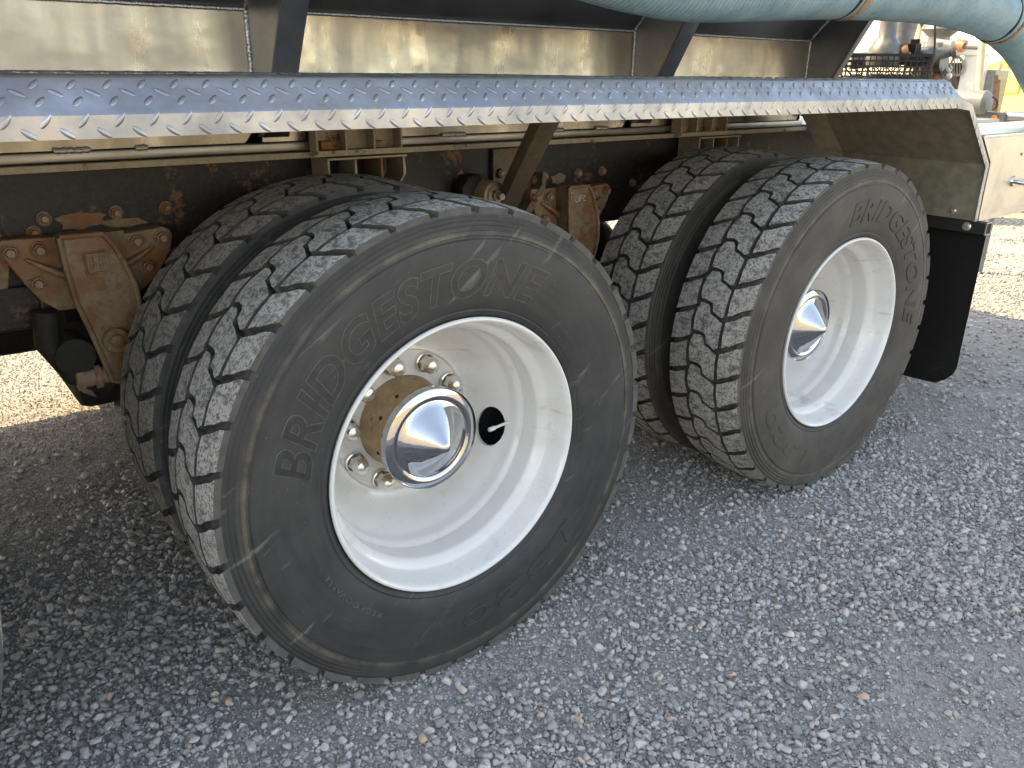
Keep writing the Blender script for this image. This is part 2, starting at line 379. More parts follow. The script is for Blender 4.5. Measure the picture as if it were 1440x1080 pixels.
# low sandy bank across the yard (seen mirrored in the chrome and the polished sheets)
simple('sandy_soil', (.36, .29, .19), .95, 0, .2, .6, .3, .3)
bm = nb(); rows = []
for i in range(49):
    x = -160+i*6.5; yb = -30-5*math.sin(i*.21)
    h = 4.6+1.2*math.sin(i*.37)+.8*math.sin(i*.83)
    rows.append([bm.verts.new((x, yb+dy, G-.05+h*hz)) for dy, hz in ((0, 0), (-3, .45), (-7, .85), (-14, 1), (-40, .9), (-60, 0))])
for A, B in zip(rows[:-1], rows[1:]):
    for j in range(5): bm.faces.new((A[j], B[j], B[j+1], A[j+1]))
put('hills', bm, 'sandy_soil', smooth=180, kind='structure')

# ================================================================ THE TRUCK
truck = thing('tank_truck', 'grey aluminium tank truck with two dual axles on white wheels', 'truck', (0, 1.2, G))
TP = lambda name, bm, mat, **k: put(name, bm, mat, truck, **k)

# ---------------------------------------------------------------- tyres
TW = .238; NP = 36; R0 = .522; PIT = 2*math.pi/NP
def crown(u): return R0-.0095*abs(2*u-1)**2.6
carc = [(.014, .294), (.006, .300), (.000, .306), (-.003, .3125), (-.0015, .3155), (-.006, .322), (-.011, .345), (-.014, .375), (-.0155, .405), (-.0150, .432), (-.0135, .4515),
        (-.0095, .4540), (-.0095, .4585), (-.0115, .4600), (-.0105, .4675), (-.0080, .4690), (-.0085, .4765), (-.0055, .4785), (-.0060, .4850), (-.0030, .4870), (-.0035, .4925), (-.0005, .4945), (.0005, .4970), (.0010, .5015), (.006, .5040), (.016, .5045), (.05, .5040)]
prof = carc+[(TW/2, .5035)]+[(TW-a, r) for a, r in reversed(carc)]+[(TW-.02, .286), (TW/2, .28), (.02, .286)]
carcass = bpy.data.meshes.new('tyre'); bm = lathe(prof, 180, close=True)
for fc in bm.faces:
    if min(math.hypot(v.co.x, v.co.z) for v in fc.verts) > .5020: fc.material_index = 1
bm.to_mesh(carcass); bm.free()
carcass.polygons.foreach_set('use_smooth', [True]*len(carcass.polygons)); carcass.set_sharp_from_angle(angle=R(50))
def carcass_mesh(side):
    m_ = carcass.copy(); m_.materials.append(M[side]); m_.materials.append(M['rubber_groove']); return m_
POLY = {
 'outer':  [(-.012, .05), (.05, .12), (.13, .26), (.20, .36), (.260, .43), (.266, .80), (.256, 1.22), (.20, 1.17), (.13, 1.07), (.05, .93), (-.012, .86)],
 'centre': [(.690, .265), (.650, .05), (.60, .02), (.548, .03), (.515, .11), (.490, .295), (.418, .365), (.335, .44), (.304, .48), (.308, .85), (.301, 1.26), (.318, 1.325), (.345, 1.33), (.415, 1.262), (.466, 1.19), (.488, 1.01), (.530, .925), (.60, .912), (.655, .925), (.684, .88), (.697, .60)],
 'inner':  [(.735, .28), (.80, .385), (.90, .50), (1.012, .59), (1.012, 1.42), (.90, 1.33), (.80, 1.22), (.712, 1.09), (.728, .95), (.746, .62)],
}
def block_mesh(key, seed, segs=True):
    rs = random.Random(seed); pts = [(u*TW+rs.uniform(-.0016, .0016), s*.0911+rs.uniform(-.0022, .0022)) for u, s in POLY[key]]
    bm = nb(); vs = [bm.verts.new((p[0], p[1], 0)) for p in pts]; fc = bm.faces.new(vs)
    r_ = bmesh.ops.inset_region(bm, faces=[fc], thickness=.0026, depth=0)
    top = fc
    inner_e = set(top.edges)
    for k in range(1, 6):
        geom = [g for g in bm.verts[:]+bm.edges[:]+bm.faces[:]]
        bmesh.ops.bisect_plane(bm, geom=geom, plane_co=(0, (k*.3-.4)*.0911, 0), plane_no=(0, 1, 0))
    # rim verts = boundary
    bnd = {v for e in bm.edges if e.is_boundary for v in e.verts}
    lowered = {}
    for v in bm.verts: lowered[v] = .0018 if v in bnd else 0.0
    be = [e for e in bm.edges if e.is_boundary]
    ex = bmesh.ops.extrude_edge_only(bm, edges=be)
    newv = [g for g in ex['geom'] if isinstance(g, bmesh.types.BMVert)]
    nf = [g for g in ex['geom'] if isinstance(g, bmesh.types.BMFace)]
    for g in nf: g.material_index = 1
    cx = sum(p[0] for p in pts)/len(pts); cy = sum(p[1] for p in pts)/len(pts)
    for v in newv:
        lowered[v] = .0175; v.co.x += (v.co.x-cx)*.03; v.co.y += (v.co.y-cy)*.03
        if key == 'outer' and v.co.x < .004: lowered[v] = .0150; v.co.x = -.0005
        if key == 'inner' and v.co.x > TW-.004: lowered[v] = .0150; v.co.x = TW+.0005
    for g in nf:
        xs_ = [v.co.x for v in g.verts]
        if max(xs_) < .0035 or min(xs_) > TW-.0035: g.material_index = 2
    for v in bm.verts:
        u = min(max(v.co.x/TW, 0), 1); rad = crown(u)-lowered[v]+(.0010*mnoise.noise(Vector((v.co.x*60, v.co.y*60, seed))) if v not in newv else 0)
        a = math.pi-v.co.y/R0*1.0          # s increases downwards on the -X side
        v.co = Vector((rad*math.cos(a), v.co.x, -rad*math.sin(a)))
    bmesh.ops.recalc_face_normals(bm, faces=bm.faces[:])
    me = bpy.data.meshes.new('tread_block'); bm.to_mesh(me); bm.free()
    me.polygons.foreach_set('use_smooth', [True]*len(me.polygons)); me.set_sharp_from_angle(angle=R(32))
    return me
PROTO = {k: [block_mesh(k, 11*i+j) for i in range(3)] for j, k in enumerate(POLY)}
def coloured(tmat, side):
    out = {}
    for k, l in PROTO.items():
        out[k] = []
        for m_ in l:
            c_ = m_.copy()
            for q in (tmat, 'rubber_groove', 'shoulder_rubber'): c_.materials.append(M[q])
            out[k].append(c_)
    return out
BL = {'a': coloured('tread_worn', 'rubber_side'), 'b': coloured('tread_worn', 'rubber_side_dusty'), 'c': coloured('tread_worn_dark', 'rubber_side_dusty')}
def tyre(loc, side, bl, vis, phase=0, label=None, parent=truck):
    """vis=(lo,hi): range of angles (deg, from +X over the top) whose blocks are separate parts"""
    t = put('tyre', carcass_mesh(side), None, parent, loc, label=label)
    rest = nb(); rs = random.Random(int(loc[0]*100)+int(loc[1]*10))
    for i in range(NP):
        ang = phase+i*PIT
        deg = (180+math.degrees(ang)+7) % 360      # where the block's middle sits, clockwise-seen sense handled by the rotation
        for k in POLY:
            me = BL[bl][k][rs.randrange(3)]
            rot = -ang                                # rotation about Y
            # block base sits near angle 180 deg; world angle after turning by rot about +Y
            mid = 180-(-1)*0
            wd = (180+math.degrees(ang)+7) % 360
            if vis and vis[0] <= wd <= vis[1]:
                o = put('tread_block', me, None, t, loc, (0, rot, 0))
            else:
                tmp = me.copy(); tmp.transform(Matrix.Rotation(rot, 4, 'Y')); rest.from_mesh(tmp); bpy.data.meshes.remove(tmp)
    if rest.verts:
        mm = BL[bl]['centre'][0].materials
        o = put('worn_tread', rest, list(mm), t, loc, kind='stuff', smooth=32)
    else: rest.free()
    return t
LX = 1.4187; LX3 = -1.341
tyreA = tyre((0, 0, 0), 'rubber_side', 'a', (62, 262), .3, 'front outer tyre with pale scuffs across raised maker lettering')
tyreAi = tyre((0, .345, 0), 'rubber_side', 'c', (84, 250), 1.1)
tyreB = tyre((LX, 0, 0), 'rubber_side_dusty', 'b', (66, 262), .75, 'rear outer tyre with brown dusty sidewall')
tyreBi = tyre((LX, .345, 0), 'rubber_side_dusty', 'b', (84, 250), .1)
for loc in ((LX3, 0, 0), (LX3, .345, 0)): tyre(loc, 'rubber_side_dusty', 'b', None, .2)
for x in (0, LX):
    for y in (1.80, 2.145): tyre((x, y, 0), 'rubber_side_dusty', 'c', None, .4)

# raised lettering on the sidewalls
def text_mesh(body, fill, bevel, shear=.28, offset=.018, space=1.0, ext=0.0):
    cu = bpy.data.curves.new('lettering', 'FONT'); cu.body = body; cu.size = 1; cu.shear = shear; cu.offset = offset; cu.space_character = space
    cu.resolution_u = 4; cu.fill_mode = 'BOTH' if fill else 'NONE'; cu.extrude = ext; cu.bevel_depth = bevel; cu.bevel_resolution = 1
    o = bpy.data.objects.new('tmp', cu); C.objects.link(o); dg = bpy.context.evaluated_depsgraph_get(); dg.update()
    me = bpy.data.meshes.new_from_object(o.evaluated_get(dg)); bpy.data.objects.remove(o); return me
def side_y(r):
    for (a0, q0), (a1, q1) in zip(carc[:-1], carc[1:]):
        if q0 <= r <= q1: return a0+(a1-a0)*(r-q0)/(q1-q0)
    return -.0155
def arc_text(parent, loc, body, a0, a1, rlo, rhi, mat, fill, name='raised_lettering', bevel=.0011, shear=.28, offset=.018, ext=.001, wide=None):
    cap = .70; h = rhi-rlo; k = h/cap
    me = text_mesh(body, fill, bevel/k, shear, offset, 1.07, ext/k if fill else 0)
    xs_ = [v.co.x for v in me.vertices]; x0, x1 = min(xs_), max(xs_)
    for v in me.vertices:
        t = (v.co.x-x0)/(x1-x0); a = R(a0+(a1-a0)*t); r = rlo+v.co.y*k
        v.co = Vector((r*math.cos(a), side_y(r)-v.co.z*k-.0004, r*math.sin(a)))
    return put(name, me, mat, parent, loc, smooth=40)
simple('lettering_edge', (.085, .085, .085), .5, 0, .35, 60, .2, .0006)
simple('lettering_face', (.029, .029, .030), .5, 0, .35, 60, .2, .0006)
simple('lettering_dark', (.026, .024, .022), .55, 0, .3, 60, .2, .0006)
arc_text(tyreA, (0, 0, 0), 'BRIDGESTONE', 170, 60, .346, .416, 'lettering_edge', False, bevel=.0010, offset=.026)
arc_text(tyreA, (0, 0, 0), 'BRIDGESTONE', 170, 60, .346, .416, 'lettering_face', True, name='raised_lettering', bevel=0, offset=.026, ext=.0006)
arc_text(tyreA, (0, 0, 0), 'L320', -40, -92, .370, .412, 'rubber_side', True, ext=.0012, bevel=.0006, shear=.15)
arc_text(tyreA, (0, 0, 0), 'REGROOVABLE', -127, -156, .350, .361, 'lettering_edge', True, bevel=0, shear=0, offset=0, ext=.0008)
arc_text(tyreB, (LX, 0, 0), 'BRIDGESTONE', 103, -5, .352, .412, 'lettering_dark', True, bevel=.0006, offset=.026, ext=.0014)
arc_text(tyreB, (LX, 0, 0), 'L320', -105, -157, .366, .412, 'rubber_side_dusty', True, bevel=.0004, ext=.0007, shear=.15)

# ---------------------------------------------------------------- wheels
rim_prof = [(.004, .2985), (-.001, .2992), (-.0045, .2970), (-.0048, .2935), (-.002, .2900), (.005, .2872), (.013, .2858), (.030, .2818), (.050, .2775), (.0535, .2755), (.056, .2725), (.059, .2690),
            (.068, .2610), (.073, .2585), (.078, .2578), (.118, .2572), (.1225, .2560), (.127, .2510), (.140, .2465), (.152, .2440), (.162, .2390), (.176, .2300), (.196, .2180), (.214, .2060), (.228, .1935), (.237, .1830), (.2400, .1765), (.2385, .1700), (.2430, .1660), (.2440, .1600), (.2440, .0950),
            (.252, .0950), (.252, .175), (.236, .206), (.205, .228), (.170, .250), (.150, .262), (.10, .268), (.066, .272), (.054, .285), (.010, .2955)]
def rim(loc, hole_angle, parent=truck, holes=True, label=None):
    bm = lathe(rim_prof, 128, close=True)
    me = bpy.data.meshes.new('rim'); bm.to_mesh(me); bm.free()
    if holes:
        o = bpy.data.objects.new('tmp', me); C.objects.link(o); cut = nb()
        for da in (0, 180):
            a = R(hole_angle+da); cc = Vector((.221*math.cos(a), .192, .221*math.sin(a))); ax = Vector((math.cos(a)*.86, .5, math.sin(a)*.86)).normalized()
            tube(cut, [cc-ax*.05, cc+ax*.06], .036, 48)
            tg_ = Vector((-math.sin(a), 0, math.cos(a)))
            for v in cut.verts:
                if (v.co-cc).length < .12: v.co += tg_*((v.co-cc).dot(tg_)*.36)
        bmesh.ops.recalc_face_normals(cut, faces=cut.faces[:]); cm = bpy.data.meshes.new('cut'); cut.to_mesh(cm); cut.free(); co_ = bpy.data.objects.new('cut', cm); C.objects.link(co_)
        mo = o.modifiers.new('b', 'BOOLEAN'); mo.operation = 'DIFFERENCE'; mo.object = co_; mo.solver = 'EXACT'
        dg = bpy.context.evaluated_depsgraph_get(); dg.update(); me2 = bpy.data.meshes.new_from_object(o.evaluated_get(dg))
        bpy.data.objects.remove(o); bpy.data.objects.remove(co_); me = me2; me.name = 'rim'
    me.materials.clear(); me.materials.append(M['white_paint'])
    return put('rim', me, None, parent, loc, smooth=34, label=label)
nut_me = bpy.data.meshes.new('lug_nut')
bm = lathe([(.242, .0), (.242, .0205), (.236, .0205), (.2345, .018)], 24)
lathe([(.236, .0175), (.214, .0165)], 6, bm=bm)
lathe([(.2140, .0168), (.208, .0160), (.200, .0125), (.196, .0060), (.195, 0)], 24, bm=bm)
bmesh.ops.scale(bm, vec=(1.15, 1, 1.15), verts=bm.verts[:]); bm.to_mesh(nut_me); bm.free(); nut_me.materials.append(M['steel_nut'])
nut_me.polygons.foreach_set('use_smooth', [True]*len(nut_me.polygons)); nut_me.set_sharp_from_angle(angle=R(35))
def wheel_front(loc, hole, nuts=True):
    r_ = rim(loc, hole or 0, holes=hole is not None)
    if nuts:
        for k in range(10):
            a = R(28+36*k); put('lug_nut', nut_me, None, r_, Vector(loc)+Vector((.1425*math.cos(a), 0, .1425*math.sin(a))), (0, k*.4, 0))
    hb = lathe([(.262, .108), (.242, .108), (.238, .1055), (.150, .104), (.134, .1045), (.130, .108), (.124, .108), (.124, 0)], 72)
    h = put('hub', hb, 'khaki_hub', truck, loc, smooth=35)
    cap = lathe([(.138, .1130), (.136, .1155), (.1155, .1160), (.1215, .1160), (.1195, .1152), (.1125, .1010), (.1122, .0975), (.1135, .0940), (.1165, .0890), (.1162, .0872), (.052, 0)], 96)
    bmesh.ops.subdivide_edges(cap, edges=[e for e in cap.edges if any(v.co.y < .053 for v in e.verts)], cuts=6, use_grid_fill=False)
    put('hub_cap', cap, 'chrome', h, loc, smooth=30, label='polished chrome cone')
    for a in (118, 150, 195):
        a = R(a); bmx = nb(); tube(bmx, [Vector((.1035*math.cos(a), .175, .1035*math.sin(a))), Vector((.1062*math.cos(a), .175, .1062*math.sin(a)))], .0045, 10)
        put('plug', bmx, 'dark_axle', h, loc, smooth=30)
    return r_
rA = wheel_front((0, 0, 0), -14)
bm = nb(); a = R(-9); tube(bm, smooth_path([(.243*math.cos(a), .155, .243*math.sin(a)), (.225*math.cos(a), .150, .225*math.sin(a)), (.196*math.cos(a-.03), .148, .196*math.sin(a-.03))]), .0035, 10)
tube(bm, [(.196*math.cos(a-.03), .148, .196*math.sin(a-.03)), (.180*math.cos(a-.05), .147, .180*math.sin(a-.05))], .0055, 10)
put('valve_stem', bm, 'white_paint', rA, (0, 0, 0), smooth=40)
wheel_front((LX, 0, 0), None)
wheel_front((LX3, 0, 0), 0, False)
# inner wheels: mirrored dish, so only a barrel shows through the gap and the hand hole
for x in (0, LX, LX3):
    bm = lathe([(.345+.27-a, r) for a, r in rim_prof[:30]]+[(.345, .27), (.345, .285)], 72); TP('rim', bm, 'white_paint', loc=(x, 0, 0), smooth=34)
    bm = lathe([(.34, .0), (.34, .205), (.50, .205), (.56, .225), (.62, .225), (.62, 0)], 64); TP('brake_drum', bm, 'dark_axle', loc=(x, 0, 0), smooth=34)
    bm = lathe([(.60, .10), (.66, .075), (1.0, .07), (1.08, .16), (1.16, .20), (1.28, .20), (1.36, .16), (1.44, .07), (1.80, .075)], 40); TP('axle', bm, 'dark_axle', loc=(x, 0, 0), smooth=40)
for x in (0, LX):
    bm = lathe([(2.44-a, r) for a, r in rim_prof[:30]], 64); TP('rim', bm, 'white_paint', loc=(x, -.025, 0), smooth=34)

# ---------------------------------------------------------------- chassis frame
YF = .76
bm = nb(); box(bm, (-5, YF, .275), (3.2, YF+.012, .530)); box(bm, (-5, YF+.003, .530), (3.2, YF+.09, .540)); box(bm, (-5, YF+.003, .264), (3.2, YF+.09, .275))
TP('frame_rail', bm, 'frame_black')
bm = nb(); box(bm, (-5, 2.44-YF-.012, .275), (3.2, 2.44-YF, .530)); TP('frame_rail', bm, 'frame_black')
bm = nb()
for x in (-2, -.7, .72, 2.1): box(bm, (x-.06, YF+.013, .29), (x+.06, 2.44-YF-.013, .50))
TP('cross_member', bm, 'dark_axle')
bm = nb(); box(bm, (-3.2, .86, .31), (-.80, 1.58, .52), bevel=.04); TP('shade_block', bm, 'dark_axle', smooth=40)  # filler box added between the rails to darken the ground beneath
bm = nb(); box(bm, (-5, .84, .545), (2.1, 1.60, .56)); TP('shade_pan', bm, 'dark_axle')  # unseen closure added to keep light from under the truck
bm = nb(); tube(bm, [(-2.6, 1.22, .10), (0, 1.22, .06), (LX, 1.22, .06)], .055, 20); TP('drive_shaft', bm, 'dark_axle', smooth=40)
# equaliser / lower rail seen at the left edge
bm = nb(); box(bm, (-1.6, .742, .205), (-.60, YF-.003, .300), bevel=.006); TP('lower_rail', bm, 'frame_black')
bm = nb(); prism(bm, [(-1.2, .735, .30), (-.655, .735, .30), (-.635, .735, .385), (-.665, .735, .46), (-1.2, .735, .46)], (0, .02, 0), .003)
TP('frame_gusset_plate', bm, 'rusty_casting')

hexb = nb(); lathe([(0, 0), (0, .0155), (-.0035, .0155), (-.0035, .0148)], 20, bm=hexb); lathe([(-.0035, .0125), (-.0125, .0120), (-.0135, .010)], 6, bm=hexb); lathe([(-.0132, .0078), (-.017, .0070), (-.0175, 0)], 12, bm=hexb)
bolt_me = bpy.data.meshes.new('bolt'); hexb.to_mesh(bolt_me); hexb.free(); bolt_me.materials.append(M['rusty_bolt'])
def bolt(parent, x, y, z, s=1.0, label=None):
    o = put('bolt', bolt_me, None, parent, (x, y, z), (0, random.uniform(0, 1), 0)); o.scale = (s, s, s)
    return o
def hanger(dx):
    P1 = [(-.655, .409), (-.552, .405), (-.535, .36), (-.535, .245), (-.575, .247), (-.605, .275), (-.628, .313), (-.650, .360), (-.662, .392)]
    P2 = [(-.445, .397), (-.375, .402), (-.335, .405), (-.322, .398), (-.317, .383), (-.326, .350), (-.362, .295), (-.405, .262), (-.44, .30)]
    T = [(-.558, .416), (-.476, .416), (-.456, .389), (-.440, .345), (-.426, .295), (-.424, .253), (-.433, .205), (-.452, .150), (-.470, .090), (-.488, .078), (-.507, .086), (-.516, .137), (-.532, .210), (-.548, .275), (-.556, .350)]
    bm = nb()
    prism(bm, [(x+dx, .700, z) for x, z in P1], (0, .045, 0), .006); prism(bm, [(x+dx, .700, z) for x, z in P2], (0, .045, 0), .006)
    box(bm, (-.56+dx, .70, .25), (-.42+dx, .745, .405))
    h = TP('suspension_hanger', jit(bm, .0015), 'rusty_casting', smooth=40)
    bm = nb(); cx = sum(p[0] for p in T)/len(T); cz = sum(p[1] for p in T)/len(T)
    prism(bm, [(x+dx, .640, z) for x, z in T], (0, .058, 0), .007)
    # raised flange around the tongue
    for (x0, z0), (x1, z1) in zip(T, T[1:]+T[:1]):
        q = lambda x, z, s: (cx+(x-cx)*s+dx, .640, cz+(z-cz)*s)
    pts = [(cx+(x-cx)*.985+dx, .638, cz+(z-cz)*.985) for x, z in T]; tube(bm, pts+[pts[0]], .0060, 8)
    lathe([(.646, .030), (.630, .029), (.626, .026), (.626, .016), (.622, .015), (.620, .012), (.620, 0)], 28, bm=bm, c=(-.484+dx, 0, .180))
    tg = put('hanger_tongue', jit(bm, .0012), 'rusty_tongue', h, (0, 0, 0), smooth=40)
    for p, q in (((-.618, .365), (-.546, .320)), ((-.438, .325), (-.369, .362))):
        bm = nb(); tube(bm, [(p[0]+dx, .697, p[1]), ((p[0]+q[0])/2+dx, .686, (p[1]+q[1])/2), (q[0]+dx, .690, q[1])], [.004, .0075, .009] if p[0] < -.5 else [.010, .0075, .004], 8)
        put('rib', bm, 'rusty_tongue', h, (0, 0, 0), smooth=50)
    bm = nb(); lx, lz = -.497+dx, .354                 # embossed letter in a slanted frame
    def bar(a, b, r=.0028): tube(bm, [(lx+a[0], .6385, lz+a[1]), (lx+b[0], .6385, lz+b[1])], r, 6)
    fr = [(-.022, .022), (.020, .024), (.024, -.020), (-.020, -.024)]
    for i in range(4): bar(fr[i], fr[(i+1) % 4])
    bar((-.009, .013), (-.009, -.013), .0035); bar((.010, .013), (.010, -.013), .0035); bar((-.009, 0), (.010, 0), .0035)
    if dx == 0: put('cast_emblem', bm, 'rusty_tongue', h, (0, 0, 0), smooth=60)
    else: bm.free()
    for x, z in ((-.643, .383), (-.589, .382), (-.604, .313), (-.398, .380), (-.342, .381), (-.381, .320)): bolt(h, x+dx, .700, z, 1.15)
    # torque rod end under the tongue
    bm = nb(); lathe([(.66, 0), (.66, .040), (.75, .040), (.75, 0)], 28, bm=bm, c=(-.565+dx, 0, .150)); tube(bm, smooth_path([(-.565+dx, .70, .150), (-.45+dx, .78, .08), (-.2+dx, .95, .05)]), .028, 12)
    tube(bm, [(-.60+dx, .70, .25), (-.61+dx, .70, .18), (-.57+dx, .70, .10), (-.50+dx, .70, .06)], .026, 10)
    put('torque_rod', bm, 'dark_axle', h, (0, 0, 0), smooth=45)
    bm = nb(); tube(bm, [(-.556+dx, .665, .095), (-.500+dx, .655, .100)], .019, 14); lathe([(0, 0), (0, .024), (.014, .024), (.014, 0)], 6, bm=bm, axis='X', c=(-.572+dx, .667, .094)); lathe([(0, 0), (0, .026), (.012, .026), (.012, 0)], 20, bm=bm, axis='X', c=(-.536+dx, .660, .097))
    put('pivot_nut', jit(bm, .001), 'rusty_bolt', h, (0, 0, 0), smooth=40)
    return h
hA = hanger(0); hB = hanger(1.402)
for dx in (0, 1.402):
    for x, z in ((-.561, .436), (-.417, .436), (-.308, .437)): bolt(truck, x+dx, .757, z, 1.0)
bolt(truck, -.585, .757, .408, 1.0); bolt(truck, -.300, .757, .330, 1.0); bolt(truck, 1.098, .757, .325, 1.0); bolt(truck, 1.245, .757, .388, .9)
# chalk mark on the second hanger
bm = nb(); Y_ = .6385
for st in ([(0, 0), (-.012, .001), (-.014, -.009), (-.004, -.010), (-.003, -.019), (-.014, -.019)], [(.016, -.008), (.015, -.026), (.026, -.027)], [(.031, -.010), (.030, -.027)], [(.036, -.027), (.037, -.010), (.046, -.010)], [(.037, -.018), (.044, -.018)], [(.058, -.012), (.050, -.013), (.049, -.026), (.057, -.027)]):
    tube(bm, [(.858+a_, Y_-.0002, .396+b_) for a_, b_ in st], .0011, 5)
simple('chalk', (.75, .72, .62), .9); put('chalk_mark', bm, 'chalk', hB, (0, 0, 0))
# rust blotches: lifted paint scales on the rail
def scale_patch(cx, cz, w_, h_, seed, y=.7565):
    rs = random.Random(seed); bm = nb(); pts = []
    for k in range(16):
        a = 2*math.pi*k/16; q = rs.uniform(.72, 1.1); pts.append((cx+w_*q*math.cos(a), y, cz+h_*q*math.sin(a)))
    prism(bm, pts, (0, .004, 0)); TP('rust_scale', bm, 'rusty_casting' if seed != 2 else 'rust_patch')
scale_patch(-.49, .425, .055, .020, 1); scale_patch(.528, .436, .026, .036, 2); scale_patch(.905, .425, .035, .018, 3, .7562); scale_patch(-.40, .412, .05, .012, 4, .7561)

# tank sill lying on the frame, and the side sheets above it
YS = .70
bm = nb(); box(bm, (-5, .690, .556), (2.12, .775, .576), bevel=.003); sill = TP('tank_sill', jit(bm, .0008, 8), 'aluminium_dull', smooth=30)
bm = nb(); box(bm, (-5, .668, .5405), (2.12, .775, .5535)); TP('sill_pad', bm, 'bracket_cast')
def bead(parent, p0, p1, r=.004, step=.007, mat='weld', name='weld_bead'):
    p0, p1 = Vector(p0), Vector(p1); k = max(2, int((p1-p0).length/step)); bm = nb(); pts = []; rad = []
    for i in range(k*3+1):
        t = i/(k*3); pts.append(p0.lerp(p1, t)+Vector((random.uniform(-.0007, .0007), random.uniform(-.0007, .0007), random.uniform(-.0007, .0007)))); rad.append(r*(.78+.32*abs(math.sin(math.pi*i/3))))
    tube(bm, pts, rad, 8); return put(name, bm, mat, parent, (0, 0, 0), smooth=60)
for x0, x1 in ((-.53, -.46), (-.37, -.345), (.42, .50), (.78, .86), (1.0, 1.05)): bead(sill, (x0, .694, .578), (x1, .694, .578), .007, .012)
edges = [-5, -1.8, -.575, -.092, .60, 1.150, 2.112]
GX = [-.089, 1.157, 2.117]
pan = [(-5, -1.35), (-1.35, -.095), (-.083, 1.151), (1.163, 2.111)]
for x0, x1 in pan:
    bm = nb(); nseg = 40
    va = []
    for i in range(nseg+1):
        x = x0+(x1-x0)*i/nseg; col = []
        for j in range(9):
            z = .579+(.8635-.579)*j/8; edge = min(1, min(i, nseg-i)/3, min(j, 8-j)/2)
            col.append(bm.verts.new((x, YS+.0035*mnoise.noise(Vector((x*4.2, 1, z*6)))*edge+.0015*mnoise.noise(Vector((x*13, 1, z*17)))*edge, z)))
        va.append(col)
    fr_ = [bm.faces.new((va[i][j], va[i+1][j], va[i+1][j+1], va[i][j+1])) for i in range(nseg) for j in range(8)]
    bmesh.ops.solidify(bm, geom=fr_, thickness=-.005)
    sp_ = TP('side_sheet', bm, 'aluminium_sheet', smooth=60)
    if x0 > -3: bead(sp_, (x0+.004, .697, .8635), (x1-.002, .697, .8635), .004)
# belly of the tank: slopes outwards, then the upright side
bm = nb(); prism(bm, [(-5, YS-.002, .868), (-5, .05, 1.55), (-5, .05, 1.95), (-5, 2.39, 1.95), (-5, 2.39, 1.55), (-5, 1.74, .868)], (7.11, 0, 0))
tank = TP('tank_body', bm, 'aluminium_dark')
bm = nb(); box(bm, (-5, 1.735, .535), (2.11, 1.74, .867)); box(bm, (2.1115, .706, .56), (2.1165, 2.38, 1.6)); TP('far_side_sheet', bm, 'aluminium_dark')
# gussets: a web plate and a flange along its sloping edge
def hyp(z): return .597-(z-.719)*.565
for i, gx in enumerate(GX):
    zt = 1.30; zb = .592
    bm = nb(); prism(bm, [(gx-.004, YS-.001, zb), (gx-.004, hyp(zb)+.004, zb), (gx-.004, hyp(1.6)+.004, 1.6), (gx-.004, .10, 1.55), (gx-.004, YS-.001, .87)], (.008, 0, 0))
    gs_ = TP('gusset', bm, 'aluminium_dull' if i < 2 else 'aluminium_dark')
    bm = nb(); wd = .062 if i < 2 else .030; d = .008
    prism(bm, [(gx-.006, hyp(zb), zb), (gx-.006, hyp(1.6), 1.6), (gx-.006, hyp(1.6)-d, 1.6), (gx-.006, hyp(zb)-d, zb)], (wd, 0, 0), .0012)
    if i < 2: prism(bm, [(gx+wd-.012, hyp(zb)+.001, zb), (gx+wd-.012, hyp(1.6)+.001, 1.6), (gx+wd-.012, hyp(1.6)+.035, 1.6), (gx+wd-.012, hyp(zb)+.035, zb)], (.0055, 0, 0), .001)
    put('flange', bm, 'aluminium_dark', gs_, (0, 0, 0), smooth=30)
    bead(gs_, (gx-.007, .697, .60), (gx-.007, .697, .862), .0052, .008)
    bead(gs_, (gx-.007, .697, .868), (gx-.007, .40, 1.18), .0050, .008)

